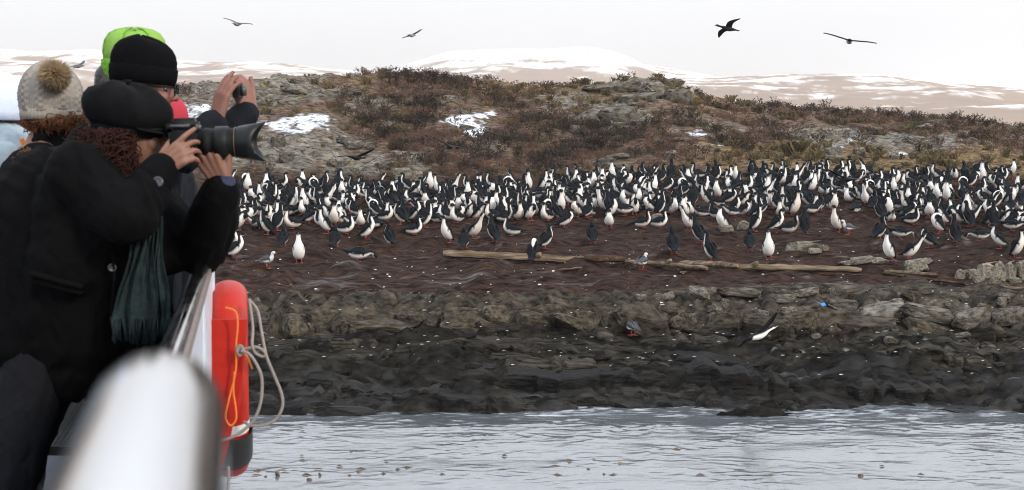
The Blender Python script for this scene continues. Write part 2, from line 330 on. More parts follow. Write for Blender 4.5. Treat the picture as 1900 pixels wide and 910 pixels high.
# wetness: puddles on the mud, wave-washed rock
wet = np.clip(fbm(x/1.5, y/.55, 88, 4)*2.4-.35+1.0*np.exp(-((px-720)/210)**2-((y-29.2)/1.0)**2)+.25*np.exp(-((px-1010)/170)**2-((y-28.8)/.7)**2), 0, 1)*sstep(27.9,28.5,y)*(1-sstep(30.6,31.5,y))*(1-.75*rightness)
wet = np.maximum(wet*.52, np.clip(.30+1.1*fbm(x/.9, y/.22, 90, 4), 0, .85)*(1-sstep(23.2, 25.2, y+.4*fbm(x/.8, y/.5, 89, 3))))
dryk = .58+.42*sstep(45.5, 48, y); dryk = np.where(snow > .3, 1, dryk); c = c*dryk[:,None]
color_attr(me, 'col', c); color_attr(me, 'wet', np.repeat(np.stack([wet], 1), 3, 1))
def terrain_mat():
    m = mat('island ground', attr='col', rough=0.93, var=0.75, vcon=1.7, vscale=8.0, detail=11.0, bump=0.06, bscale=10.0, spec=0.06, stretch=(.5,1.25,1))
    t = m.node_tree; b = t.nodes['Principled BSDF']; a = t.nodes.new('ShaderNodeAttribute'); a.attribute_name = 'wet'
    n = t.nodes.new('ShaderNodeTexNoise'); n.inputs['Scale'].default_value = 3.5; n.inputs['Detail'].default_value = 5
    mp_ = t.nodes.new('ShaderNodeMapping'); mp_.inputs['Scale'].default_value = (.6, 2.2, 1); tc_ = t.nodes.new('ShaderNodeTexCoord')
    t.links.new(tc_.outputs['Object'], mp_.inputs['Vector']); t.links.new(mp_.outputs['Vector'], n.inputs['Vector'])
    ad = t.nodes.new('ShaderNodeMath'); ad.operation = 'MULTIPLY_ADD'; ad.inputs[1].default_value = 1.0; t.links.new(a.outputs['Fac'], ad.inputs[0])
    sb = t.nodes.new('ShaderNodeMath'); sb.operation = 'SUBTRACT'; sb.inputs[1].default_value = 0.5; t.links.new(n.outputs['Fac'], sb.inputs[0]); t.links.new(sb.outputs[0], ad.inputs[2])
    mr = t.nodes.new('ShaderNodeMapRange'); mr.inputs['From Min'].default_value = 0.15; mr.inputs['From Max'].default_value = 0.75; mr.inputs['To Min'].default_value = 0.93; mr.inputs['To Max'].default_value = 0.38
    t.links.new(ad.outputs[0], mr.inputs['Value']); t.links.new(mr.outputs['Result'], b.inputs['Roughness'])
    m2 = t.nodes.new('ShaderNodeMapRange'); m2.inputs['From Min'].default_value = 0.2; m2.inputs['From Max'].default_value = 0.8; m2.inputs['To Min'].default_value = 0.05; m2.inputs['To Max'].default_value = 0.3
    t.links.new(ad.outputs[0], m2.inputs['Value']); t.links.new(m2.outputs['Result'], b.inputs['Specular IOR Level'])
    bp = [q for q in t.nodes if q.bl_idname == 'ShaderNodeBump'][0]
    ms = t.nodes.new('ShaderNodeMapRange'); ms.inputs['From Min'].default_value = 0.15; ms.inputs['From Max'].default_value = 0.75; ms.inputs['To Min'].default_value = 1.0; ms.inputs['To Max'].default_value = 0.35
    t.links.new(ad.outputs[0], ms.inputs['Value']); t.links.new(ms.outputs['Result'], bp.inputs['Strength'])
    return m
island = link('island_ground', me, None, terrain_mat()); tag(island, 'low rocky island of brown mud, heath and dark tidal rock', kind='structure')

# ------------------------------------------------------------------ water
wx = np.concatenate([[-5000,-2500,-1000,-400,-150,-70,-40,-28], np.arange(-20, 20.01, 0.062), [28,40,70,150,400,1000,2500,5000]])
wy = np.concatenate([[-2000,-600,-200,-60,-20,-5,4,10,14], np.arange(16.0, 27.0, 0.043), [29,34,45,60,80,120,300,900,2500,4300]])
WX, WY = np.meshgrid(wx, wy)
fade = sstep(-27,-20,WX)*(1-sstep(20,27,WX))*sstep(14,16.5,WY)*(1-sstep(26,28,WY))
calm = 0.8+0.2*sstep(18.6, 20.6, WY+.8*fbm(WX/3, WY/1.5, 101, 2))
a1 = fbm(WX/1.5+.3*fbm(WX/2, WY/2, 102, 2), WY/.75, 103, 2)
a2 = 1-np.abs(pn(WX/.27+.5*pn(WX/.5, WY/.5, 105), WY/.22+.4*pn(WX/.4, WY/.4, 109), 104))*2.4
a3 = 1-np.abs(pn(WX/.15, WY/.12, 106))*2.4
WZ = fade*(0.010*a1*calm+calm*(0.017*np.clip(a2, 0, 1)**2.6*np.clip(.45+1.5*fbm(WX/1.1, WY/.8, 110, 3), .1, 1.4)+0.0028*a3)+0.02*pn(WX/4, WY/2.2, 107))
wm = grid_mesh('sea_water', WX, WY, WZ)
M['water'] = mat('cold sea water', (0.105,0.114,0.128), 0.06, var=0.2, vscale=0.6, bump=0.0022, bscale=13, ior=1.8, stretch=(.7,1.5,1))
fo = np.clip(fbm(WX/.30, WY/.10, 108, 4)*2.6-.45+.7*np.exp(-((WX+2.9)/.9)**2)+.8*np.exp(-((WX-1.1)/.8)**2)+.8*np.exp(-((WX-5.0)/.9)**2), 0, 1)*np.exp(-((WY+.0-22.45-.55*pn(WX/3.1, WX*0+3.3, 5)*-1)/.42)**2)
color_attr(wm, 'foam', np.repeat(fo.reshape(-1,1), 3, 1))
t = M['water'].node_tree; b = t.nodes['Principled BSDF']; a = t.nodes.new('ShaderNodeAttribute'); a.attribute_name = 'foam'
src = b.inputs['Base Color'].links[0].from_socket; mx = t.nodes.new('ShaderNodeMixRGB'); mx.inputs['Color2'].default_value = (0.6,0.64,0.68,1)
t.links.new(a.outputs['Fac'], mx.inputs['Fac']); t.links.new(src, mx.inputs['Color1']); t.links.new(mx.outputs['Color'], b.inputs['Base Color'])
water = link('sea_water', wm, None, M['water']); tag(water, 'grey blue rippled sea channel in front of the island', kind='structure')

# ------------------------------------------------------------------ far mountains
def mountain(name, label, ridge_pts, D, depth, snow_lo, snow_hi, seed, cover, brown=(0.25,0.172,0.118)):
    rp = np.array(ridge_pts, float); rx = (rp[:,0]-950)/F*D; rz = CAM_H+(270-rp[:,1])/F*D
    x0, x1 = rx.min(), rx.max(); gx = np.linspace(x0, x1, 330); gy = np.concatenate([np.linspace(-1, 0, 70), np.linspace(.05, .8, 14)])
    GX, GT = np.meshgrid(gx, gy)
    top = np.interp(GX, rx, rz); sc_ = D/2000.0
    prof = np.where(GT < 0, (1+GT)**1.15, 1-GT*.9)
    GZ = -4+(top+4)*prof + sc_*(9*fbm(GX/(190*sc_), GT*depth/(190*sc_), seed, 4)*np.clip(-GT*4, 0, 1)*np.clip((1+GT)*3, 0, 1)) + sc_*1.2*fbm(GX/(35*sc_), GT*3, seed+9, 3)*np.clip((1+GT)*4, 0, 1)
    m_ = grid_mesh(name, GX, D+GT*depth, GZ)
    zf = GZ.ravel()/rz.max(); gxx = GX.ravel(); gtt = (GT*depth).ravel()
    n = fbm(gxx/(70*sc_), gtt/(55*sc_), seed+3, 6, gain=.62)
    sn_ = np.clip(((zf-snow_lo)/(snow_hi-snow_lo)*1.0-.5+n*1.25+cover)*1.9+.5, 0, 1)
    cc = lerp(np.tile(np.array(brown), (len(zf),1)), (0.20,0.145,0.11), np.clip(.3+fbm(gxx/(160*sc_), gtt/(120*sc_), seed+5, 4), 0, 1))
    cc = lerp(cc, (0.86,0.84,0.82), sn_)
    color_attr(m_, 'col', cc)
    o = link(name, m_, None, mat(name+' surface', attr='col', rough=0.95, var=0.12, vscale=0.03, spec=0.1))
    return tag(o, label, kind='structure')
mountain('brown_mountain', 'long brown moorland ridge with streaks of snow behind the island', [(-900,150),(-600,130),(-300,110),(-100,96),(0,92),(60,97),(120,96),(180,93),(300,112),(420,117),(480,116),(540,120),(620,130),(700,135),(800,150),(950,165),(1200,190)], 1900, 1000, .5, 1.15, 201, .0)
mountain('snow_dome', 'broad snow covered summit above the island crest', [(560,190),(700,140),(780,112),(840,97),(900,93),(960,92),(1000,93),(1060,90),(1100,89),(1130,95),(1160,105),(1200,121),(1260,131),(1320,142),(1420,150),(1550,185)], 2400, 1150, .66, .90, 221, .22)
mountain('moorland_hill', 'flat brown hill with thin snow patches to the right of the summit', [(1000,205),(1150,160),(1230,140),(1300,143),(1380,143),(1440,139),(1500,138),(1620,138),(1680,147),(1740,155),(1800,158),(1900,167),(2050,175),(2300,180),(2700,200)], 1750, 950, .55, 1.5, 241, .0)
mountain('white_mountain', 'pale snow mountain fading into the white sky at the far right', [(1560,200),(1680,146),(1740,124),(1790,108),(1850,100),(1900,92),(2000,80),(2200,75),(2500,110),(2800,170)], 3000, 1200, -.2, .3, 261, .7)
# the air: pale even haze round camera and scene
bm = bmesh.new(); bmesh.ops.create_cube(bm, size=1.0); hm = bpy.data.meshes.new('haze'); bm.to_mesh(hm); bm.free()
haze = link('haze', hm, None, None, None); haze.scale = (12000, 6600, 241); haze.location = (0, 1200, 114.5); tag(haze, 'pale even haze in the air before the mountains', kind='stuff')
hmt = bpy.data.materials.new('haze air'); hmt.use_nodes = True; t = hmt.node_tree; t.nodes.clear()
ho = t.nodes.new('ShaderNodeOutputMaterial'); hv = t.nodes.new('ShaderNodeVolumePrincipled'); hv.inputs['Density'].default_value = 0.00020; hv.inputs['Color'].default_value = (1.0,0.97,0.945,1); hv.inputs['Anisotropy'].default_value = 0.2
t.links.new(hv.outputs[0], ho.inputs['Volume']); hm.materials.append(hmt)

# ------------------------------------------------------------------ rocks, pieces of the island
M['rock_pale'] = mat('pale ledge rock', (0.062,0.052,0.038), 0.9, var=0.7, vcon=1.6, vscale=7, alt=(0.025,0.022,0.018), alt_amt=0.85, alt_scale=2.2, bump=0.03, bscale=7, randtint=.35, spec=.08)
M['rock_white'] = mat('bleached rock', (0.19,0.17,0.137), 0.9, var=0.6, vcon=1.6, vscale=7, alt=(0.065,0.055,0.042), alt_amt=0.8, alt_scale=2.6, bump=0.02, bscale=9, randtint=.25, spec=.08)
M['rock_dark'] = mat('dark wet rock', (0.011,0.0105,0.010), 0.62, var=0.8, vcon=1.6, vscale=8, alt=(0.024,0.021,0.017), alt_amt=0.6, alt_scale=2.5, bump=0.03, bscale=7, randtint=.35, rvar=.25, spec=.15)
M['rock_grey'] = mat('lichen grey rock', (0.12,0.110,0.094), 0.95, var=0.7, vcon=1.6, vscale=7, alt=(0.075,0.06,0.04), alt_amt=0.8, alt_scale=2.2, bump=0.03, bscale=7, randtint=.3, spec=.06)
def rock_mesh(seed, blocky=0.5):
    r = random.Random(seed); bm = bmesh.new()
    for i in range(26):
        v = Vector((r.gauss(0,1), r.gauss(0,1), r.gauss(0,1))).normalized()
        p = blocky; q = Vector([math.copysign(abs(cc_)**(1-p*.75), cc_) for cc_ in v])*r.uniform(.8,1.05)
        bm.verts.new((q.x*.5, q.y*.5, q.z*.5))
    h = bmesh.ops.convex_hull(bm, input=bm.verts); bmesh.ops.delete(bm, geom=[g for g in h['geom_interior'] if isinstance(g, bmesh.types.BMVert)], context='VERTS')
    bmesh.ops.dissolve_limit(bm, angle_limit=R(14), verts=bm.verts, edges=bm.edges)
    bmesh.ops.bevel(bm, geom=list(bm.edges), offset=.035, segments=1, affect='EDGES', profile=.6)
    bmesh.ops.triangulate(bm, faces=bm.faces)
    bmesh.ops.subdivide_edges(bm, edges=list(bm.edges), cuts=1, use_grid_fill=True); bmesh.ops.triangulate(bm, faces=bm.faces)
    for v in bm.verts: v.co += Vector((r.uniform(-1,1), r.uniform(-1,1), r.uniform(-1,1)))*.022; v.co *= 1+.10*float(fbm(np.array(v.co.x*3+seed), np.array(v.co.y*3+v.co.z*2), seed, 2))
    m_ = bpy.data.meshes.new('rock'); bm.to_mesh(m_); bm.free(); return m_
RM = {k: [rock_mesh(s, .45 if k != 'rock_dark' else .25) for s in range(i*10, i*10+6)] for i, k in enumerate(('rock_pale','rock_white','rock_dark','rock_grey'))}
for k, l in RM.items():
    for m_ in l: m_.materials.append(M[k])
def rock(kind, p, sx, sy, sz, rz=None, sink=.3, tilt=.12):
    o = bpy.data.objects.new('rock', random.choice(RM[kind])); col.objects.link(o); o.parent = island
    o.location = (p[0], p[1], p[2]+sz*(.5-sink)); o.scale = (sx, sy, sz)
    o.rotation_euler = (random.uniform(-tilt,tilt), random.uniform(-tilt,tilt), random.uniform(-.25,.25) if rz is None else rz)
def rockpx(kind, px_, py_, wpx, hpx, **kw):
    p = hit(px_, py_+hpx*.5); s = p.y/F; wpx *= random.uniform(.75,1.1); hpx *= random.uniform(.75,1.15); rock(kind, p, wpx*s*1.1, wpx*s*random.uniform(.6,.9), hpx*s*1.35, **kw)
for a in [(505,580,46,50),(545,578,60,52),(600,574,85,42),(640,592,80,34),(700,594,130,26),(760,577,70,30),(800,592,60,24),(868,575,110,44),(915,572,70,40),(985,580,60,36),(1012,566,70,44),
          (1050,590,70,24),(1088,580,52,42),(1128,578,58,52),(1190,574,110,46),(1150,592,46,22),(1236,570,50,24),(1258,592,36,24),(1275,586,40,26),(1345,582,95,38),(1420,588,90,30),(1480,577,80,32),(1535,597,40,26),(1502,594,34,26),
          (1600,590,110,26),(1660,600,90,22),(1720,602,110,20)]:
    rockpx('rock_pale', a[0], a[1], a[2]*1.15, a[3]*1.1, sink=.55, tilt=.35, rz=random.uniform(-.8,.8))
for a in [(1802,504,36,24),(1830,498,34,34),(1852,500,26,36),(1874,498,28,38),(1898,500,34,34),(1925,502,40,32),(1815,515,24,18),(1845,518,26,14),(1880,518,30,14),(1780,508,22,16),(1700,488,44,30),(1490,457,62,20),(1512,464,30,12),(1530,458,24,14),
          (1600,480,46,15),(1630,484,40,11),(1572,488,40,9),(1378,415,34,18),(1345,422,30,14),(1218,400,26,10),(745,318,44,26),(770,326,36,22),(1720,484,24,12)]:
    rockpx('rock_white', *a)
for a in [(1640,575,120,34),(1720,572,90,28),(1800,580,70,36),(1860,588,60,30),(1885,570,50,40),(1560,560,70,24),(1450,548,60,22),(1390,545,46,18),(1500,538,50,16),(1300,540,46,18),(1285,536,22,18),(1320,535,22,16),(1240,545,40,14),(1190,548,30,12),(1370,537,90,22)]:
    rockpx('rock_grey', *a, sink=.45, tilt=.3)
for a in [(1650,748,90,50),(1720,758,160,36),(1840,762,170,40),(1120,768,110,30),(640,752,120,34)]:
    rockpx('rock_dark', a[0], a[1], a[2]*1.1, a[3]*.6, sink=.74, tilt=.2)
for i in range(34):
    rockpx('rock_dark', random.uniform(470,1900), random.uniform(610,760), random.uniform(14,44), random.uniform(7,14), sink=.55, tilt=.4)
for i in range(40):
    rockpx(random.choice(['rock_grey','rock_pale']), random.uniform(1250,1900), random.uniform(532,640), random.uniform(14,40), random.uniform(8,18), sink=.4, tilt=.3)
for i in range(70):
    a_, b_ = random.choice([(1060,1290),(1450,1820),(600,900),(480,760)])
    q = hit(random.uniform(a_, b_), random.uniform(150, 325))
    if q.y > 46.5: rock('rock_grey', q, random.uniform(.35,1.1), random.uniform(.3,.8), random.uniform(.2,.5), sink=.42)
for a in [(1120,160,70,16),(1165,158,60,22),(1215,160,80,28),(1258,172,50,34),(1185,175,90,18),(1100,212,80,34),(1150,208,70,40),(1200,215,50,30),(1145,228,40,16),(560,160,70,18),(480,172,60,20)]:
    rockpx('rock_grey', *a, sink=.45, tilt=.2)

# layered bedrock: long low slabs dipping into the water, stacked like shingles
M['slab'] = mat('dark layered bedrock', (0.014,0.0133,0.0125), 0.7, var=0.85, vcon=1.9, vscale=5, detail=11, alt=(0.027,0.024,0.019), alt_amt=0.7, alt_scale=1.4, bump=0.07, bscale=7, stretch=(.45,2.2,2.2), spec=.10, rvar=.2, randtint=.4)
M['slab_upper'] = mat('weathered brown bedrock', (0.027,0.0245,0.0205), 0.85, var=0.85, vcon=1.9, vscale=5, detail=11, alt=(0.048,0.041,0.031), alt_amt=0.75, alt_scale=1.4, bump=0.07, bscale=7, stretch=(.45,2.2,2.2), spec=.06, randtint=.4)
def slab(x0, x1, yf, seed, dip):
    r = np.random.default_rng(seed); n = max(12, int((x1-x0)/.085)); xx = np.linspace(x0, x1, n); u = np.linspace(-1, 1, n)
    fy = yf+.22*(u*u)+.16*fbm(xx/.8, xx*0+seed, 700+seed, 4)+.03*r.normal(size=n)
    fy = .6*fy+.4*np.round(fy/.09)*.09; zb = hgrid(xx, fy+.25); base = np.polyval(np.polyfit(xx, zb, 1), xx); ft = base*.6+zb*.4+.02+dip*u+.05*fbm(xx/.5, xx*0+seed+.5, 720, 3)-.06*np.exp(-(pn(xx/.45, xx*0+seed*.7, 760)/.05)**2); ft = .7*ft+.3*np.round(ft/.05)*.05
    th = .10+.10*r.random(); cols = []
    for k, (dy, dz) in enumerate(((.03,-th-.25),(.0,-th*.5),(.015,-.018),(.05,.0),(.22,.03),(.5,.05),(.95,-.12))):
        jit = .020*fbm(xx/.22+k*3, xx*0+k, 740+seed, 3); tap = 1-.9*np.abs(u)**6
        cols.append(np.stack([xx+.02*r.normal(size=n)*(k < 4), fy+dy*1.0+jit, (ft+jit)+dz-(1-tap)*.22], 1))
    v = np.concatenate(cols); f = [tuple(q) for q in grid_faces(7, n)]
    m_ = bpy.data.meshes.new('rock_slab'); m_.from_pydata(v.tolist(), [], f); m_.update(); o = link('rock_slab', m_, island, M['slab' if yf < 24.6+.5*math.sin(x0*.8) else 'slab_upper'], False)
sd_ = 0
for row in range(13):
    yf = 22.35+row*.315+random.uniform(-.05,.05); xa = -12+random.uniform(-2,0)
    while xa < 12.5:
        ln = random.uniform(1.6, 5.5); sd_ += 1
        if random.random() < .86: slab(xa, xa+ln, yf+random.uniform(-.12,.12), sd_, random.uniform(-.14,.02))
        xa += ln*random.uniform(.75,.98)

# ------------------------------------------------------------------ tubes and driftwood
def frame_tube(pts, rad, n=8, caps=True, wob=0.0, seed=0):
    P = np.array([tuple(p) for p in pts], float); k = len(P); rad = np.full(k, rad) if np.isscalar(rad) else np.array(rad, float)
    T = np.gradient(P, axis=0); T /= np.linalg.norm(T, axis=1)[:,None]+1e-12
    up = np.array([0,0,1.0]) if abs(T[0][2]) < .9 else np.array([1.0,0,0])
    vv = []; u = np.cross(T[0], up); u /= np.linalg.norm(u)
    r_ = np.random.default_rng(seed); bw = r_.uniform(-1,1,n)
    for i in range(k):
        u = u-T[i]*np.dot(u, T[i]); u /= np.linalg.norm(u)+1e-12; w_ = np.cross(T[i], u)
        a = np.arange(n)/n*2*np.pi
        rr = rad[i]*(1+wob*(bw+.35*r_.uniform(-1,1,n))) if wob else rad[i]
        vv.append(P[i]+(np.cos(a)*rr)[:,None]*u+(np.sin(a)*rr)[:,None]*w_)
    vv = np.concatenate(vv); ff = []
    for i in range(k-1):
        for j in range(n): ff.append((i*n+j, i*n+(j+1)%n, (i+1)*n+(j+1)%n, (i+1)*n+j))
    return vv, ff, k, n
def tube_obj(name, pts, rad, mt, parent=None, n=8, wob=0, seed=0, smooth=True):
    vv, ff, k, n = frame_tube(pts, rad, n, True, wob, seed)
    me_ = bpy.data.meshes.new(name); me_.from_pydata(vv.tolist(), [], [tuple(f) for f in ff]+[tuple(range(n))[::-1], tuple(range((k-1)*n, k*n))]); me_.update()
    o = link(name, me_, None, mt, smooth)
    return keep(o, parent) if parent else o
def spline(pts, m=10):
    P = [Vector(p) for p in pts]; P = [P[0]*2-P[1]]+P+[P[-1]*2-P[-2]]; o_ = []
    for i in range(1, len(P)-2):
        for j in range(m):
            t_ = j/m; a,b_,c_,d = P[i-1],P[i],P[i+1],P[i+2]
            o_.append(.5*((2*b_)+(c_-a)*t_+(2*a-5*b_+4*c_-d)*t_*t_+(3*b_-a-3*c_+d)*t_**3))
    o_.append(P[-2]); return o_
M['drift'] = mat('bleached driftwood', (0.175,0.132,0.09), 0.9, spec=.05, vcon=1.6, var=0.5, vscale=6, alt=(0.07,0.043,0.028), alt_amt=0.8, alt_scale=2.2, bump=0.02, bscale=14, stretch=(.35,3,3))
M['drift_dark'] = mat('wet brown driftwood', (0.045,0.027,0.018), 0.9, spec=.05, var=0.5, vscale=6, alt=(0.15,0.10,0.06), alt_amt=0.5, alt_scale=4, bump=0.02, bscale=14, stretch=(.35,3,3))
def log(label, a, b_, th, mt='drift', flat=1.0, knots=()):
    pa, pb = hit(*a), hit(*b_); r = th*.50*pa.y/F
    pts = []
    nn = max(7, int((pb-pa).length/.11)); r6_ = random.Random(len(label))
    for i in range(nn):
        t_ = i/(nn-1); p = pa.lerp(pb, t_); p.z = p.z+r*.55+ .02*math.sin(t_*5+len(label)); p.y += .05*math.sin(t_*7+len(label)); pts.append(p)
    zz = np.array([p.z for p in pts]); fit = np.polyfit(range(nn), zz, 1); 
    for i, p in enumerate(pts): p.z = np.polyval(fit, i)+.01*math.sin(i*1.7)
    rad = [r*(1.0-.25*abs(i/(nn-1)-.35)+.04*math.sin(i*.5+len(label))+r6_.uniform(-.035,.035)) for i in range(nn)]; rad[0] *= .7; rad[-1] *= .6
    o = tube_obj('driftwood_log', pts, rad, M[mt], None, 12, .13, len(label), smooth=False)
    zc = np.polyval(np.polyfit([p.x for p in pts], [p.z for p in pts], 1), [v.co.x for v in o.data.vertices])
    for v, q in zip(o.data.vertices, zc): v.co.z = q+(v.co.z-q)*.72-r*.12
    tag(o, label, 'driftwood', 'driftwood lying along the edge of the mud')
    for kx in knots:
        p = pts[int(kx*(nn-1))]
        kn = tube_obj('branch_stub', [p, p+Vector((.03,-.07,.05)), p+Vector((.06,-.16,.09))], [r*.9, r*.7, r*.45], M[mt], o, 8, .08, 3)
    return o
log('long pale driftwood trunk lying across the mud below the colony', (822,478), (1140,488), 19, knots=(.55,))
log('dark broken end of trunk between the long log and the knotted log', (1085,484), (1162,486), 22, 'drift_dark')
log('pale knotted driftwood log behind the gull', (1158,487), (1312,503), 14, knots=(.55,))
log('smooth tan log on the mud behind the knotted log', (1262,491), (1368,500), 17)
log('thin flat pale board lying in front of the smooth tan log', (1262,510), (1348,514), 7)
log('split driftwood beam half buried below the white fronted cormorant', (1352,497), (1598,507), 17, knots=(.2,))
log('thin dark stick under the split beam', (1515,510), (1600,513), 5, 'drift_dark')
log('short tan log beside the block of pale rock', (1640,508), (1738,514), 13)
log('long brown plank sinking into the mud at the far end of the logs', (1640,512), (1805,530), 9, 'drift_dark')
log('pale weathered plank below the bleached rocks', (1792,533), (1925,538), 8)
log('short pale stick lying on mud in front of the long trunk', (1036,505), (1080,500), 5)
log('dark stick half sunk in mud below the long trunk', (862,514), (945,513), 6, 'drift_dark')
log('stubby dark branch beside the short pale stick', (998,503), (1042,508), 7, 'drift_dark')
# ------------------------------------------------------------------ plants
def twig_mesh(seed, nb, h, spread, leaf, nleaf, wcol):
    """branchy dwarf shrub: thin prisms + small leaf faces; returns verts, tri faces"""
    r = random.Random(seed); vv = []; ff = []
    def prism(a, b, ra, rb):
        a = Vector(a); b = Vector(b); d = (b-a).normalized(); u = d.orthogonal().normalized(); w_ = d.cross(u); i0 = len(vv)
        for p, rr in ((a, ra), (b, rb)):
            for k in range(3):
                q = p+(u*math.cos(k*2.094)+w_*math.sin(k*2.094))*rr; vv.append((q.x,q.y,q.z))
        for k in range(3):
            k2 = (k+1)%3; ff.append((i0+k, i0+k2, i0+3+k2)); ff.append((i0+k, i0+3+k2, i0+3+k))
    def lf(p, s):
        n = Vector((r.gauss(0,1), r.gauss(0,1), r.gauss(0,.8))).normalized(); u = n.orthogonal().normalized()*s; w_ = n.cross(u)*.55; i0 = len(vv)
        for q in (p-u, p+w_, p+u, p-w_): vv.append((q.x,q.y,q.z))
        ff.append((i0,i0+1,i0+2)); ff.append((i0,i0+2,i0+3))
    for i in range(nb):
        a = r.uniform(0, 6.283); lean = r.uniform(.1, 1)*spread; hh = h*r.uniform(.6, 1.05)
        p0 = Vector((r.uniform(-.1,.1)*spread, r.uniform(-.1,.1)*spread, -.03)); p1 = p0+Vector((math.cos(a)*lean*.45, math.sin(a)*lean*.45, hh*.5)); p2 = p1+Vector((math.cos(a+r.uniform(-.7,.7))*lean*.55, math.sin(a+r.uniform(-.7,.7))*lean*.55, hh*.5))
        prism(p0, p1, wcol, wcol*.7); prism(p1, p2, wcol*.7, wcol*.35)
        for k in range(3):
            s = p1.lerp(p2, r.uniform(0,.9)); e_ = s+Vector((r.uniform(-1,1), r.uniform(-1,1), r.uniform(.1,1))).normalized()*h*.22; prism(s, e_, wcol*.4, wcol*.2)
            for q in range(nleaf): lf(s.lerp(e_, r.uniform(.3,1.1))+Vector((r.gauss(0,1), r.gauss(0,1), r.gauss(0,1)))*h*.05, leaf*r.uniform(.6,1.3))
    return np.array(vv), np.array(ff)
def grass_mesh(seed, nb, h, sp):
    r = random.Random(seed); vv = []; ff = []
    for i in range(nb):
        a = r.uniform(0, 6.283); b = r.uniform(0, 6.283); x0, y0 = math.cos(a)*r.uniform(0,sp), math.sin(a)*r.uniform(0,sp); hh = h*r.uniform(.5,1.1); l = hh*r.uniform(.2,.9); w_ = .012*h/.25
        i0 = len(vv); vv += [(x0-w_*math.sin(b), y0+w_*math.cos(b), -.02), (x0+w_*math.sin(b), y0-w_*math.cos(b), -.02), (x0+math.cos(b)*l*.5, y0+math.sin(b)*l*.5, hh*.8), (x0+math.cos(b)*l, y0+math.sin(b)*l, hh*.85)]
        ff += [(i0,i0+1,i0+2), (i0,i0+2,i0+3)]
    return np.array(vv), np.array(ff)
M['heath'] = mat('brown heath twigs', (0.105,0.064,0.050), 0.9, var=0.6, vscale=1.3, alt=(0.135,0.075,0.048), alt_amt=.8, alt_scale=.9, spec=.2)
M['heath_dk'] = mat('dark evergreen scrub', (0.042,0.033,0.026), 0.9, var=0.6, vscale=1.3, alt=(0.05,0.032,0.022), alt_amt=.8, alt_scale=1.1, spec=.2)
M['tussock'] = mat('ochre tussock grass', (0.12,0.088,0.047), 0.9, var=0.5, vscale=1.5, alt=(0.08,0.075,0.04), alt_amt=.8, alt_scale=.7, spec=.2)
M['shrub'] = mat('bare brown shrub', (0.040,0.026,0.021), 0.9, var=0.5, vscale=2.0, alt=(0.065,0.052,0.028), alt_amt=.6, alt_scale=2.4, spec=.2, randtint=.3)
tuft = [twig_mesh(300+i, 7, .26, .30, .022, 3, .006) for i in range(5)]
gr = [grass_mesh(400+i, 34, .24, .16) for i in range(4)]
HT = {'h':[[] for _ in tuft], 'd':[[] for _ in tuft]}; GT_ = [[] for _ in gr]
cand_x = rng.uniform(-19, 22, 26000); cand_y = rng.uniform(45.6, 66, 26000)
cpx = 950+cand_x/cand_y*F; crm = rockmask(cand_x, cand_y); cz = height(cand_x, cand_y); cpy = 270+(CAM_H-cz)/cand_y*F
dens = .10+1.5*fbm(cand_x/2.3, cand_y/1.5, 501, 4)
def bl(cx, cy_, wx_, wy_): return np.exp(-((cpx-cx)/wx_)**2-((cpy-cy_)/wy_)**2)
veg = dens+.75*bl(760,190,130,60)+.6*bl(700,240,120,30)+.7*bl(1010,230,160,55)+.7*bl(900,290,260,40)+.6*bl(1180,275,150,40)+.6*bl(830,300,80,30)+.5*bl(1400,260,70,30)+.6*bl(1700,255,150,30)+.7*bl(1620,205,120,20)+.5*bl(1420,250,60,25)-.9*bl(530,180,110,55)-1.6*bl(548,232,75,22)-1.5*bl(868,228,50,24)-.9*bl(1190,175,110,32)-.9*bl(1140,215,70,22)-.8*bl(1600,270,150,12)-1.0*bl(1650,302,300,14)-1.3*bl(1280,248,36,8)-.9*bl(600,300,160,34)
rr = rng.random(26000); dk = fbm(cand_x/1.8, cand_y/1.4, 503, 3)+.45*bl(1080,265,130,30)+.35*bl(700,225,70,25)
gd = fbm(cand_x/1.4, cand_y/.9, 505, 3)*1.5+.9*bl(1700,302,330,16)+.7*bl(1230,185,180,18)+.7*bl(980,180,60,16)+.6*bl(700,165,60,20)+.5*bl(1480,290,60,22)
for i in range(26000):
    if crm[i] > .72: continue
    if rr[i] < veg[i]*.48:
        s = rng.uniform(.5, 1.25)*(1.35 if dk[i] > .12 else 1); HT['d' if dk[i] > .12 else 'h'][i%5].append(xf((cand_x[i],cand_y[i],cz[i]), rng.uniform(0,6.28), s))
    elif rr[i] > 1-gd[i]*.17:
        s = rng.uniform(.5, 1.25); GT_[i%4].append(xf((cand_x[i],cand_y[i],cz[i]), rng.uniform(0,6.28), s))
def mass(name, label, variants, mats_, mt):
    vs2, fs2, n = [], [], 0
    for (v_, f_), ms in zip(variants, mats_):
        if not ms: continue
        a_, b_ = tile(v_, f_, ms); vs2.append(a_); fs2.append(b_+n); n += len(a_)
    o = link(name, mesh_np(name, np.concatenate(vs2), np.concatenate(fs2)), None, mt, False); return tag(o, label, kind='stuff')
mass('heath_scrub', 'low brown heath covering the island slope', tuft, HT['h'], M['heath'])
mass('dark_scrub', 'dark evergreen ground scrub in patches on the island slope', tuft, HT['d'], M['heath_dk'])
mass('tussock_grass', 'ochre tussock grass on the island slope', gr, GT_, M['tussock'])
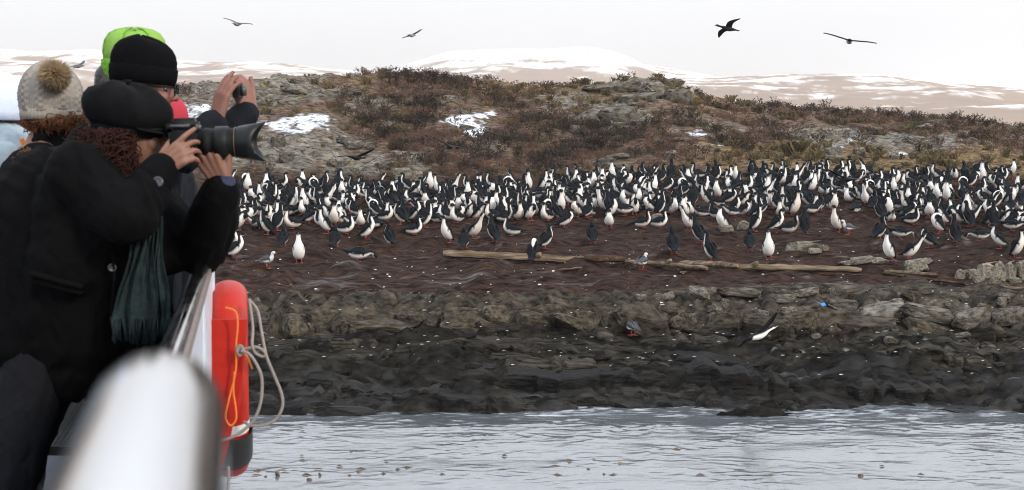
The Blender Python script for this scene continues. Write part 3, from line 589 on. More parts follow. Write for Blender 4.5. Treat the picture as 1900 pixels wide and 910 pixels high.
# single shrubs one can pick out
shv = []
for i in range(6):
    v_, f_ = twig_mesh(600+i, 16, .8, .55, .028, 5, .012); m_ = mesh_np('shrub', v_, f_); m_.materials.append(M['shrub']); shv.append(m_)
def shrub(px_, py_, hpx, wid, label, group):
    p = hit(px_, py_)
    o = bpy.data.objects.new('shrub', random.choice(shv)); col.objects.link(o); o.location = p; s = hpx*p.y/F/.85
    o.scale = (s*wid, s*wid, s); o.rotation_euler = (0,0,random.uniform(0,6.28)); tag(o, label, 'shrub', group)
_so = [0,0,0]
def SO(k):
    _so[k] += 1; return ['first','second','third','fourth','fifth','sixth','seventh','eighth','ninth','tenth','eleventh','twelfth','thirteenth'][_so[k]-1]
for (px_, py_, h_, w_) in [(722,158,34,1.0),(738,160,30,1.2),(758,158,32,1.1),(775,160,28,1.2),(790,152,30,1.3),(806,156,32,1.2),(824,158,26,1.3),(846,164,30,1.2),(866,166,28,1.2),(886,168,24,1.3),(906,170,22,1.3),(925,176,18,1.3)]:
    shrub(px_, py_, h_, w_, f'{SO(0)} shrub from the left in the dense skyline clump below the snowy summit', 'shrubs in the clump below the summit')
for (px_, py_, h_, w_) in [(1552,214,18,1.3),(1572,215,20,1.2),(1592,216,16,1.3),(1612,216,20,1.2),(1630,217,22,1.2),(1650,218,20,1.3),(1668,219,22,1.2),(1690,224,18,1.4)]:
    shrub(px_, py_, h_, w_, f'{SO(1)} shrub from the left in the rounded thicket on the right skyline', 'shrubs in the right skyline thicket')
for (px_, py_, h_, w_) in [(1730,226,16,1.5),(1762,228,18,1.4),(1800,233,16,1.5),(1830,236,18,1.3),(1862,240,16,1.4),(1890,243,18,1.3)]:
    shrub(px_, py_, h_, w_, f'{SO(2)} low straggling shrub from the left on the far right skyline', 'shrubs at the far right end of skyline')
shrub(1436,206,26,1.0,'lone wind-bent shrub standing against the mountain snow','lone skyline shrubs')
shrub(1468,207,14,1.0,'small round shrub next to the lone wind-bent one','lone skyline shrubs')
shrub(1492,208,14,1.0,'small round shrub just right of a smaller neighbour on the skyline','lone skyline shrubs')
for (px_, py_, h_, w_, lb) in [(1380,275,30,1.3,'dark bushy shrub at the foot of the slope above the colony centre'),(1440,268,34,1.3,'dark round shrub beside the grey rocks above the colony'),(820,308,36,1.4,'wide brown bush directly behind the colony below the small snow field'),(745,282,30,1.5,'brown bush beside pale stones above the colony edge'),(1705,285,26,1.6,'wide brown bush among grey stones above the right half of colony'),(690,236,28,1.5,'dark green bush right of the large snow patch'),(1000,300,28,1.5,'low dark bush on the slope behind the colony'),(640,215,24,1.4,'grey brown bush above the large snow patch')]:
    shrub(px_, py_, h_, w_, lb, 'bushes on the island slope')
tg = empty('tussock', hit(1472,288)); tag(tg, 'large yellow green grass tussock above the colony', 'grass tussock')
v_, f_ = grass_mesh(777, 160, .55, .32); o = link('blades', mesh_np('blades', v_, f_), tg, M['tussock'], False)
# scattered feathers and down
fl = (np.array([(-.03,-.02,0),(.03,-.016,.008),(.034,.016,0),(-.028,.02,.006),(0,0,.016)]), np.array([(0,1,4),(1,2,4),(2,3,4),(3,0,4)]))
ms = []
for i in range(1500):
    x_ = rng.uniform(-16,20); y_ = rng.uniform(26.5,58) if i%3 else rng.uniform(27,33)
    ms.append(xf((x_,y_,float(height(x_,y_))+.03), rng.uniform(0,6.28), .12+.95*rng.random()**2.2, rng.uniform(-.6,.6)))
for i in range(420):
    x_ = rng.uniform(-9,12); y_ = 23.3+3.9*rng.random()**.6; ms.append(xf((x_,y_,float(height(x_,y_))+(.14 if y_ < 26 else .04)), rng.uniform(-.4,.4), (rng.uniform(.2,1.3), rng.uniform(.2,.6), .5), rng.uniform(-.3,.3)))
M['feather'] = mat('white feathers', (0.6,0.6,0.58), 0.9, var=.2, vscale=3)
mass('feathers', 'small white feathers and droppings scattered over mud and rock', [fl], [ms], M['feather'])

# ------------------------------------------------------------------ sea birds
WHT = np.array([0.80,0.775,0.74]); BLK = np.array([0.0085,0.0105,0.014]); PINK = np.array([0.26,0.075,0.08])
def loft(spine, wh, colf, nseg=12, sub=3):
    """bird body: rings along a sagittal spine (x,z) with half width / half height; colf(t, ventral, side) -> colour"""
    S = np.array(spine, float); W = np.array(wh, float); n = len(S); t = np.arange(n); tt = np.linspace(0, n-1, (n-1)*sub+1)
    def cub(A):
        o_ = []
        for q in tt:
            i = min(int(q), n-2); f = q-i; p0 = A[max(i-1,0)]; p1 = A[i]; p2 = A[i+1]; p3 = A[min(i+2,n-1)]
            o_.append(.5*((2*p1)+(p2-p0)*f+(2*p0-5*p1+4*p2-p3)*f*f+(3*p1-p0-3*p2+p3)*f**3))
        return np.array(o_)
    P = cub(S); Q = np.maximum(cub(W), .003); T = np.gradient(P, axis=0); T /= np.linalg.norm(T, axis=1)[:,None]
    Nn = np.stack([-T[:,1], T[:,0]], 1)           # left of travel = dorsal side for a tail-to-bill spine going up/forward
    vv, cc = [], []
    for i in range(len(P)):
        for j in range(nseg):
            a = j/nseg*2*np.pi; d = math.cos(a); s_ = math.sin(a)
            vv.append((P[i,0]+Nn[i,0]*d*Q[i,1], s_*Q[i,0], P[i,1]+Nn[i,1]*d*Q[i,1])); cc.append(colf(tt[i], -d, abs(s_)))
    ff = [(i*nseg+j, i*nseg+(j+1)%nseg, (i+1)*nseg+(j+1)%nseg, (i+1)*nseg+j) for i in range(len(P)-1) for j in range(nseg)]
    e0 = len(vv); vv += [(P[0,0],0,P[0,1]), (P[-1,0],0,P[-1,1])]; cc += [cc[0], cc[e0-1]]
    ff += [(e0, (j+1)%nseg, j, j) for j in range(nseg)]; q0 = (len(P)-1)*nseg; ff += [(e0+1, q0+j, q0+(j+1)%nseg, q0+(j+1)%nseg) for j in range(nseg)]
    return vv, [tuple(dict.fromkeys(f)) for f in ff], cc
class Geo:
    def __init__(s): s.v, s.f, s.c = [], [], []
    def add(s, vv, ff, cc):
        n = len(s.v); s.v += [tuple(q) for q in vv]; s.f += [tuple(i+n for i in f) for f in ff]; s.c += [tuple(q) for q in cc]
    def mesh(s, name):
        m_ = bpy.data.meshes.new(name); m_.from_pydata(s.v, [], s.f); m_.update(); color_attr(m_, 'col', np.array(s.c)); return m_
def rev(pts, rad, colr, n=6):
    vv, ff, k, n = frame_tube(pts, rad, n); return vv.tolist(), ff+[tuple(range(n))[::-1], tuple(range((k-1)*n, k*n))], [colr]*len(vv)
# spine knots: tail tip, tail, rump, belly, breast, neck base, neck low, neck mid, neck top, nape, head, face, bill, tip
WD = [(a_*1.14, b_*1.12) for a_, b_ in [(.035,.008),(.045,.018),(.072,.058),(.098,.088),(.105,.094),(.088,.076),(.060,.056),(.043,.042),(.037,.037),(.037,.038),(.040,.041),(.031,.030),(.012,.011),(.004,.004)]]
POSES = {
 'standing tall':      ([(-.235,.045),(-.165,.10),(-.115,.175),(-.06,.25),(-.005,.335),(.04,.415),(.062,.475),(.07,.53),(.068,.585),(.073,.625),(.10,.648),(.135,.647),(.168,.642),(.205,.636)], (-.075,-.005), .17),
 'standing relaxed':   ([(-.27,.075),(-.20,.12),(-.14,.18),(-.07,.235),(.0,.30),(.065,.365),(.092,.415),(.085,.47),(.072,.52),(.083,.56),(.112,.575),(.147,.57),(.178,.562),(.213,.552)], (-.05,.0), .17),
 'hunched': ([(-.28,.08),(-.21,.12),(-.15,.18),(-.08,.235),(.0,.285),(.065,.335),(.10,.37),(.088,.415),(.07,.44),(.085,.47),(.115,.48),(.15,.472),(.18,.46),(.212,.445)], (-.05,.0), .17),
 'sitting low':        ([(-.33,.11),(-.25,.115),(-.17,.12),(-.08,.12),(.01,.13),(.09,.165),(.125,.22),(.118,.285),(.105,.345),(.115,.39),(.145,.405),(.18,.398),(.21,.39),(.245,.38)], (-.02,.02), .05),
 'preening its back':  ([(-.25,.065),(-.18,.11),(-.13,.18),(-.07,.245),(-.005,.31),(.055,.375),(.085,.43),(.06,.485),(.005,.50),(-.04,.475),(-.065,.44),(-.085,.41),(-.105,.38),(-.125,.35)], (-.05,.0), .17),
 'stooping forward':   ([(-.36,.24),(-.28,.235),(-.19,.235),(-.10,.235),(-.01,.235),(.075,.24),(.13,.25),(.18,.265),(.225,.262),(.262,.24),(.285,.205),(.298,.17),(.306,.14),(.314,.105)], (-.06,.0), .17),
 'neck stretched up': ([(-.27,.09),(-.20,.13),(-.14,.185),(-.07,.235),(.0,.295),(.07,.36),(.115,.41),(.15,.46),(.18,.515),(.205,.56),(.225,.592),(.25,.615),(.275,.635),(.305,.655)], (-.05,.0), .17),
 'preening its breast': ([(-.26,.07),(-.19,.115),(-.135,.18),(-.07,.24),(-.005,.31),(.05,.38),(.085,.435),(.125,.465),(.158,.455),(.168,.425),(.160,.392),(.145,.362),(.130,.335),(.113,.305)], (-.05,.0), .17),
 'lying flat':         ([(-.33,.10),(-.25,.10),(-.17,.105),(-.08,.105),(.01,.11),(.09,.125),(.14,.15),(.18,.175),(.215,.20),(.245,.222),(.275,.23),(.308,.224),(.338,.215),(.37,.205)], (-.02,.02), .05),
}
def cbody(t, ven, side):
    n = ven
    if t >= 11.7: return np.array([.10,.085,.06])
    if t > 9.2: return WHT if n > .62 else BLK
    if t > 5.2: return WHT if n > .05 else BLK
    if t > 1.8: return WHT if n > .14 else BLK
    return BLK*1.3
def gbody(t, ven, side):
    if t >= 11.3: return np.array([.28,.04,.04])
    if t > 3: return np.array([.46,.47,.49]) if ven > -.55 or t > 6 else np.array([.05,.052,.06])
    return np.array([.42,.42,.42]) if ven > 0 else np.array([.03,.03,.033])
def wing_folded(spine, side, bar=True, dark=BLK):
    S = np.array(spine, float); a, b_, c_, d = S[5], S[3], S[2], S[1]
    nrm = lambda q: np.array([q[1], -q[0]])
    axis = (d-a); L_ = np.linalg.norm(axis); ax = axis/L_; nv = np.array([-ax[1], ax[0]])
    if nv @ (S[3]-S[1]) > 0 and ax[1] < -.2: pass
    up = np.array([ax[1], -ax[0]]); up = up if (up[0]*-1+up[1]) > 0 else -up     # dorsal
    vv, cc, ff = [], [], []; n1, n2 = 9, 7
    for i in range(n1):
        u = i/(n1-1); wdt = .100*math.sin(min(1,u*1.25+.12)*math.pi)**.6*(1-.5*u)+.004
        cen = a+ax*L_*u*1.06+up*(.018-.01*u); yy = (.108*(1-u)+.035*u)+.024*math.sin(u*3.14)
        for j in range(n2):
            v = j/(n2-1)*2-1; p = cen+up*v*wdt; y_ = side*(yy+.016-.03*v*v-(.030 if v > .3 else 0)*(v-.3)*1.5)
            vv.append((p[0], y_, p[1])); cc.append(WHT if (bar and (.12 < u < .62) and -.75 < v < -.35) else dark)
    n0 = len(vv)
    for i in range(n1):
        for j in range(n2):
            q = vv[i*n2+j]; vv.append((q[0], q[1]-side*.022, q[2])); cc.append(dark)
    for i in range(n1-1):
        for j in range(n2-1):
            k_ = i*n2+j; f1 = (k_, k_+1, k_+n2+1, k_+n2); ff.append(f1); ff.append(tuple(n0+z_ for z_ in f1[::-1]))
    rim = [j for j in range(n2)]+[i*n2+n2-1 for i in range(1,n1)]+[(n1-1)*n2+j for j in range(n2-2,-1,-1)]+[i*n2 for i in range(n1-2,0,-1)]
    for q in range(len(rim)):
        a_, b2 = rim[q], rim[(q+1)%len(rim)]; ff.append((a_, b2, n0+b2, n0+a_))
    return vv, ff, cc
def leg(hx, hz, side, colr):
    y0 = side*.045; g = Geo()
    g.add(*rev([(hx,y0,hz),(hx+.01,y0,hz*.45),(hx-.005,y0,.018)], [.017,.011,.010], colr, 6))
    top = [(hx-.02,y0,.016),(hx+.085,y0-.036,.007),(hx+.095,y0,.008),(hx+.085,y0+.036,.007)]
    vv = top+[(p[0],p[1],0.0) for p in top]; g.add(vv, [(0,1,2),(0,2,3),(4,6,5),(4,7,6),(0,4,5,1),(1,5,6,2),(2,6,7,3),(3,7,4,0)], [colr]*8)
    return g
M['bird'] = mat('bird plumage', attr='col', rough=.75, var=.14, vscale=45, spec=.1)
def soil(m):   # belly feathers more or less soiled with peat, differing from bird to bird
    t = m.node_tree; b = t.nodes['Principled BSDF']; s = b.inputs['Base Color'].links[0].from_socket
    oi = t.nodes.new('ShaderNodeObjectInfo'); cv = t.nodes.new('ShaderNodeMapRange'); cv.inputs['From Min'].default_value = .55; cv.inputs['To Max'].default_value = .75
    t.links.new(oi.outputs['Random'], cv.inputs['Value']); tc_ = t.nodes.new('ShaderNodeTexCoord'); n = t.nodes.new('ShaderNodeTexNoise'); n.inputs['Scale'].default_value = 5; t.links.new(tc_.outputs['Object'], n.inputs['Vector'])
    mu = t.nodes.new('ShaderNodeMath'); mu.operation = 'MULTIPLY'; t.links.new(cv.outputs['Result'], mu.inputs[0]); t.links.new(n.outputs['Fac'], mu.inputs[1])
    mx = t.nodes.new('ShaderNodeMixRGB'); mx.blend_type = 'MULTIPLY'; t.links.new(mu.outputs[0], mx.inputs['Fac']); t.links.new(s, mx.inputs['Color1']); mx.inputs['Color2'].default_value = (.62,.42,.27,1); t.links.new(mx.outputs['Color'], b.inputs['Base Color'])
soil(M['bird'])
CM = {}
for ps, (sp, (lx1, lx2), lh) in POSES.items():
    dz = .08 if lh > .1 else 0.0; sp = [(a, max(b_-dz*min(1, max(0, (i-.5)/2)), .03)) for i, (a, b_) in enumerate(sp)]; lh -= dz
    g = Geo(); g.add(*loft(sp, WD, cbody)); body = g.mesh('cormorant'); parts = []
    legs = [leg(lx1, lh, s, PINK) for s in (-1,1)]
    wings = []
    for s in (-1,1):
        q = Geo(); q.add(*wing_folded(sp, s)); wings.append(q)
    CM[ps] = dict(body=body, wing=[q.mesh('wing') for q in wings], leg=[q.mesh('leg') for q in legs])
    for q in wings+legs: g.add(q.v, q.f, q.c)
    CM[ps]['all'] = g.mesh('cormorant')
    for m_ in [body]+CM[ps]['wing']+CM[ps]['leg']+[CM[ps]['all']]:
        m_.materials.append(M['bird']); m_.polygons.foreach_set('use_smooth', [True]*len(m_.polygons))
GS = 1.06
placed = []
FACE = {'R':0, 'L':math.pi, 'F':-math.pi/2, 'B':math.pi/2, 'FR':-math.pi/4, 'FL':-3*math.pi/4, 'BR':math.pi/4, 'BL':3*math.pi/4}
def cormorant(p, rz, pose, label, group, detail, s=1.0):
    o = bpy.data.objects.new('cormorant', CM[pose]['body'] if detail else CM[pose]['all']); col.objects.link(o)
    o.location = p; o.rotation_euler = (random.uniform(-.06,.06), random.uniform(-.07,.07), rz); o.scale = (s,s,s); tag(o, label, 'cormorant', group)
    if detail:
        for nm in ('wing','leg'):
            for m_ in CM[pose][nm]:
                c_ = bpy.data.objects.new(nm, m_); col.objects.link(c_); c_.parent = o
    return o
T_, N_, H_, S_, P_, O_, U_, Q_, Y_ = list(POSES)
front = [ # px, foot y, facing, pose, what singles it out
 (437,480,'R',N_,'large cormorant nearest the photographer, standing on mud beside the red lifebuoy'),
 (555,489,'F',T_,'white breasted cormorant standing alone beside the red-legged gull'),
 (668,486,'R',O_,'cormorant stooping with bill to the mud in front of the left colony'),
 (622,459,'B',H_,'dark backed cormorant seen from behind above the stooping one'),
 (492,438,'L',T_,'cormorant facing the boat at the left front edge of colony'),
 (526,458,'B',H_,'cormorant hunched on mud behind the lone white breasted bird'),
 (722,458,'BL',N_,'dark cormorant with its back half turned left of the long trunk'),
 (683,445,'R',N_,'cormorant walking in profile behind the stooping bird'),
 (602,434,'FL',T_,'cormorant with rusty white belly in the left front rows'),
 (640,436,'R',S_,'cormorant crouched next to the dark backed bird in the left front'),
 (768,437,'R',S_,'sitting cormorant with neck raised above the start of the long trunk'),
 (792,424,'R',T_,'cormorant upright behind the sitting bird above the long trunk end'),
 (829,452,'FL',T_,'bright white fronted cormorant standing at the end of the long trunk'),
 (862,462,'B',H_,'hunched black backed cormorant beside the white fronted bird at the trunk end'),
 (882,444,'FR',U_,'white fronted cormorant stretching up behind the long trunk'),
 (914,450,'BL',T_,'tall cormorant with its back turned behind the middle of long trunk'),
 (950,438,'L',S_,'cormorant sitting low left of the pair on the long trunk'),
 (989,488,'B',P_,'preening cormorant standing on the long pale trunk'),
 (1012,464,'BR',N_,'cormorant standing close behind the preening bird on the trunk'),
 (1100,454,'B',H_,'very dark cormorant with drooping wings seen from behind, above the broken trunk'),
 (1050,424,'R',H_,'cormorant in a huddle behind the long trunk'),
 (1130,424,'F',H_,'rusty bellied cormorant facing the water behind the dark drooping one'),
 (1192,424,'R',S_,'cormorant sitting to the left of its twin above the knotted log'),
 (1222,424,'R',S_,'cormorant sitting to the right of its twin above the knotted log'),
 (1250,472,'B',N_,'black cormorant seen squarely from behind above the knotted log'),
 (1316,486,'BL',T_,'cormorant standing at the smooth tan log with its back turned'),
 (1296,452,'BL',T_,'upright cormorant behind the one at the smooth tan log'),
 (1277,428,'FL',U_,'white fronted cormorant with neck stretched above the tan log'),
 (1340,428,'FL',N_,'cormorant leaning back beside the pale rock in the middle of colony'),
 (1390,466,'B',H_,'dark backed cormorant to the left of the lone white breasted bird'),
 (1427,483,'F',T_,'white breasted cormorant facing the sea above the split beam'),
 (1404,430,'R',T_,'cormorant in profile with thin white neck behind the dark backed bird'),
 (1440,432,'R',N_,'cormorant leaning forward behind the white breasted bird'),
 (1466,434,'R',S_,'sitting cormorant with slanting neck right of the white breasted bird'),
 (1494,434,'B',T_,'upright black backed cormorant between the sitting bird and the hidden gull'),
 (1551,432,'FL',T_,'plump white cormorant beside the grey gull in the colony'),
 (1648,486,'FL',T_,'slim cormorant standing left of the taller one by the short tan log'),
 (1690,484,'FR',U_,'tall white fronted cormorant on the block of pale rock'),
 (1632,446,'BR',N_,'cormorant with its back turned behind the slim one'),
 (1722,460,'BL',H_,'broad hunched cormorant right of the tall white fronted bird'),
 (1770,450,'B',T_,'slender black backed cormorant right of the hunched broad one'),
 (1738,434,'L',P_,'white cormorant preening behind the slender black backed bird'),
 (1672,444,'R',O_,'cormorant stooping low behind the tall white fronted bird'),
 (1815,448,'L',O_,'stooping cormorant above the bleached rocks'),
 (1852,464,'L',N_,'cormorant with curved white neck above the bleached rocks'),
 (1890,480,'FR',T_,'cormorant at the frame edge standing on the bleached rocks'),
 (1690,418,'R',S_,'sitting cormorant with white neck behind the slender birds at right'),
 (1842,424,'B',T_,'upright dark cormorant behind the one with curved white neck'),
 (440,418,'R',S_,'sitting cormorant just right of the photographer sleeve'),
 (424,462,'R',S_,'cormorant partly hidden by the photographer elbow'),
 (418,440,'FR',N_,'cormorant squeezed between sleeve and sitting bird'),
]
for (px_, py_, fc, ps, lb) in front:
    p = hit(px_, py_); placed.append((p.x, p.y)); cormorant(p, FACE[fc]+random.uniform(-.2,.2), ps, lb, 'cormorants of the colony', True, GS*random.uniform(.97,1.06))
bk = np.array([(330,352),(430,350),(520,346),(700,358),(850,352),(1000,346),(1100,338),(1250,333),(1400,326),(1600,328),(2000,328)], float)
fr = np.array([(330,450),(430,434),(600,424),(700,426),(800,420),(900,412),(1000,416),(1100,408),(1200,402),(1290,408),(1400,408),(1550,398),(1650,414),(1780,420),(1900,436),(2000,440)], float)
rest = []
tries = 0
while len(rest) < 640 and tries < 30000:
    tries += 1
    px_ = random.uniform(395, 1960); b0 = np.interp(px_, bk[:,0], bk[:,1]); f0 = np.interp(px_, fr[:,0], fr[:,1]); py_ = b0+(f0-b0)*random.random()**1.1
    p = hit(px_, py_)
    dm = .285; pa_ = np.array(placed)
    if ((pa_[:,0]-p.x)**2+(pa_[:,1]-p.y)**2).min() < dm*dm: continue
    if pn(p.x/1.9, p.y/1.9, 611) < -.16 and random.random() < .8: continue
    placed.append((p.x, p.y)); rest.append((p, px_, py_))
rest.sort(key=lambda q: q[0].y)
def zone(px_):
    return 'below large snow patch' if px_ < 620 else 'below skyline shrubs' if px_ < 900 else 'below dark heath' if px_ < 1180 else 'below grey crest' if px_ < 1420 else 'below yellow tussock' if px_ < 1640 else 'above bleached rocks'
nobj = 300-len(front); stuffm = {}; bylab = {}
for i, (p, px_, py_) in enumerate(rest):
    ps = random.choices([T_,N_,H_,S_,P_,O_,U_,Q_,Y_], [17,24,17,24,2.5,5,6,8,8])[0]; fc = random.choice(['R','R','L','L','FR','FL','F','B','BR','BL']); rz = FACE[fc]+random.uniform(-.4,.4); s = GS*random.uniform(.93,1.06)
    if i < nobj:
        b0 = np.interp(px_, bk[:,0], bk[:,1]); f0 = np.interp(px_, fr[:,0], fr[:,1]); u = (py_-b0)/(f0-b0)
        rw = 'front rows' if u > .62 else 'middle rows' if u > .28 else 'rear rows'
        dr = {'R':'facing right','L':'facing left','F':'facing the sea','B':'with its back turned'}[fc[0] if len(fc) == 1 else fc[0]] if len(fc) == 1 else {'FR':'turned half right','FL':'turned half left','BR':'back turned rightward','BL':'back turned leftward'}[fc]
        lb = f'cormorant {ps}, {dr}, {rw} {zone(px_)}'
        oo = cormorant(p, rz, ps, lb, 'cormorants of the colony', i < 110, s); bylab.setdefault(lb, []).append((px_, oo))
    else: stuffm.setdefault(ps, []).append(xf(p, rz, s))
ORD = ['first','second','third','fourth','fifth','sixth','seventh','eighth','ninth','tenth','eleventh','twelfth','thirteenth']
for lb, l_ in bylab.items():
    if len(l_) > 1:
        for k_, (_, oo) in enumerate(sorted(l_, key=lambda q: q[0])): oo['label'] = f'{ORD[k_]} from left: '+lb
g = Geo()
for ps, ml in stuffm.items():
    m_ = CM[ps]['all']; vv = np.array([v.co[:] for v in m_.vertices]); cc = [tuple(d.color[:3]) for d in m_.color_attributes['col'].data]; ff = [tuple(q.vertices) for q in m_.polygons]
    for mt_ in ml: g.add(vv @ mt_[:3,:3].T+mt_[:3,3], ff, cc)
if g.v:
    o = link('cormorant_flock', g.mesh('cormorant_flock'), None, M['bird']); tag(o, 'far rear of the packed cormorant colony along the foot of the slope', kind='stuff')
# gulls
def gull(px_, py_, fc, label, ps=N_, low=True, s=.78, lift=0):
    sp = [(-.30,.17),(-.22,.18),(-.15,.185),(-.08,.19),(-.01,.20),(.05,.225),(.078,.26),(.085,.29),(.088,.315),(.095,.34),(.122,.35),(.150,.344),(.168,.338),(.186,.33)]
    if not low: sp = [(-.2,.12),(-.16,.13),(-.11,.15),(-.06,.17),(-.01,.19),(.04,.21),(.05,.22),(.04,.235),(.03,.24),(.03,.245),(.02,.24),(.0,.235),(-.02,.23),(-.035,.225)]
    wd = [(a*.82, b_*.82) for a, b_ in WD]; g = Geo(); g.add(*loft(sp, wd, gbody)); o = link('gull', g.mesh('gull'), None, M['gull']); tag(o, label, 'gull', 'grey gulls on the island')
    o.location = hit(px_, py_)+Vector((0,0,lift)); o.rotation_euler = (0,0,FACE[fc]); o.scale = (s*1.15,)*3
    for sd_ in (-1,1):
        q = Geo(); q.add(*wing_folded(sp, sd_, True, np.array([.035,.037,.043]))); link('wing', q.mesh('wing'), o, M['gull'])
        q = leg(-.04, .15, sd_, (.28,.04,.035)); link('leg', q.mesh('leg'), o, M['gull'])
M['gull'] = mat('gull plumage', attr='col', rough=.6, var=.1, vscale=40)
gull(498,499,'R','grey gull with red bill on the mud left of the lone white cormorant')
gull(1192,503,'BR','grey gull standing in front of the knotted driftwood log', s=.8)
gull(1172,640,'BL','grey gull preening on the dark tidal rocks', low=False, lift=.16)
gull(1572,436,'L','grey gull almost hidden among the cormorants beside a plump white one')

# flying birds
def flyer(name, px_, py_, D, span, yaw, pitch, roll, up, sweep, label, bodyc, wtop, scale_body=1.0, cat='bird', longneck=True, wmat='bird', upr=None):
    p = V(px_, py_, D); g = Geo()
    sp = [(-.42,.0),(-.33,.0),(-.22,.0),(-.12,-.005),(-.02,-.01),(.08,.0),(.15,.01),(.21,.015),(.27,.02),(.31,.025),(.345,.028),(.38,.025),(.41,.02),(.445,.015)] if longneck else \
         [(-.30,.0),(-.24,.0),(-.16,.0),(-.09,-.005),(-.02,-.008),(.05,.0),(.09,.005),(.115,.008),(.135,.01),(.15,.012),(.17,.012),(.195,.008),(.215,.004),(.235,.0)]
    wd = [(.05,.006),(.055,.012),(.06,.04),(.075,.062),(.078,.066),(.06,.055),(.04,.038),(.03,.03),(.028,.028),(.03,.03),(.032,.032),(.024,.022),(.011,.01),(.004,.004)]
    g.add(*loft(sp, wd, bodyc)); o = link(name, g.mesh(name), None, M[wmat]); tag(o, label, cat, 'birds in flight')
    o.location = p; o.rotation_euler = Euler((roll, pitch, yaw), 'XYZ'); o.scale = (scale_body,)*3
    h = span/2/scale_body
    for sd_, u_ in ((1, up), (-1, up if upr is None else upr)):
        n1 = 12; vv, cc, ff = [], [], []; n2 = 6; yy = 0.04; zz = 0.02
        for i in range(n1):
            u = i/(n1-1); ang = u_*(1-.75*u)+(.0 if u < .5 else -.25*(u-.5)); yy_ = yy; chord = (.19*(1-u**2.2)+.02)*(1 if longneck else .8); le = .08+.06*math.sin(u*3.14)-sweep*max(0,u-.4)
            for j in range(n2):
                v = j/(n2-1); xx = le-chord*v; th = .012*(1-u)*(1-abs(v-.3))
                vv.append((xx, sd_*yy, zz+.012*math.sin(v*3.14)+th)); cc.append(wtop)
            yy += h/n1*math.cos(ang); zz += h/n1*math.sin(ang)
        n0 = len(vv)
        for k_ in range(n0): q = vv[k_]; vv.append((q[0], q[1], q[2]-.012)); cc.append(wtop*1.2)
        for i in range(n1-1):
            for j in range(n2-1): k_ = i*n2+j; f1 = (k_, k_+1, k_+n2+1, k_+n2); ff.append(f1 if sd_ < 0 else f1[::-1]); f2 = tuple(n0+z_ for z_ in f1); ff.append(f2[::-1] if sd_ < 0 else f2)
        rim = [j for j in range(n2)]+[i*n2+n2-1 for i in range(1,n1)]+[(n1-1)*n2+j for j in range(n2-2,-1,-1)]+[i*n2 for i in range(n1-2,0,-1)]
        for q in range(len(rim)): a_, b2 = rim[q], rim[(q+1)%len(rim)]; ff.append((a_, b2, n0+b2, n0+a_))
        g2 = Geo(); g2.add(vv, ff, cc); link('wing', g2.mesh('wing'), o, M[wmat])
    return o
def greyb(t, v, s): return np.array([.30,.30,.31]) if v > -.2 else np.array([.08,.08,.085])
def darkb(t, v, s): return np.array([.018,.018,.022])
flyer('gull', 441,45,48,1.12, R(68),0,R(12), R(14),.12,'grey gull gliding in the sky above the beanie', greyb, np.array([.10,.10,.105]), 1.0, 'gull', False, 'gull')
flyer('gull', 765,66,58,1.0, R(58),0,R(-18), R(12),.12,'small gull banking in the sky left of the snowy summit', greyb, np.array([.09,.09,.1]), 1.0, 'gull', False, 'gull')
flyer('cormorant', 1349,53,40,1.05, R(205),R(-8),R(8), R(30),.25,'dark cormorant flapping in the sky right of the snowy summit', darkb, np.array([.03,.028,.028]), .9, 'cormorant', True, 'bird', upr=R(-25))
flyer('cormorant', 1576,77,33,1.2, R(78),R(2),R(12), R(10),.18,'large bird gliding with wide dark wings in the sky above the moorland', cbody, np.array([.03,.028,.028]), .85, 'cormorant', True, 'bird')
flyer('gull', 146,123,56,1.0, R(-10),0,R(20), R(12),.1,'small gull flying between the beige pompom hat and the green hat', greyb, np.array([.05,.05,.055]), 1.0, 'gull', False, 'gull')
flyer('cormorant', 1412,620,23.2,1.15, R(38),R(-12),R(-40), R(20),.15,'white bellied cormorant banking low over the dark tidal rocks', cbody, np.array([.016,.016,.02]), .95, 'cormorant', True, 'bird', upr=R(5))
flyer('cormorant', 663,293,38,1.2, R(60),R(5),R(-12), R(22),.2,'dark cormorant flying over the left end of the colony', darkb, np.array([.02,.02,.024]), .9, 'cormorant', True, 'bird', upr=R(15))
flyer('cormorant', 833,272,42,1.1, R(110),R(-5),R(18), R(14),.2,'dark cormorant flying low past the brown bush', darkb, np.array([.02,.02,.024]), .9, 'cormorant', True, 'bird')
flyer('cormorant', 1568,333,36,1.25, R(110),R(0),R(14), R(16),.2,'dark cormorant sweeping over the right half of the colony', darkb, np.array([.02,.02,.024]), .95, 'cormorant', True, 'bird')
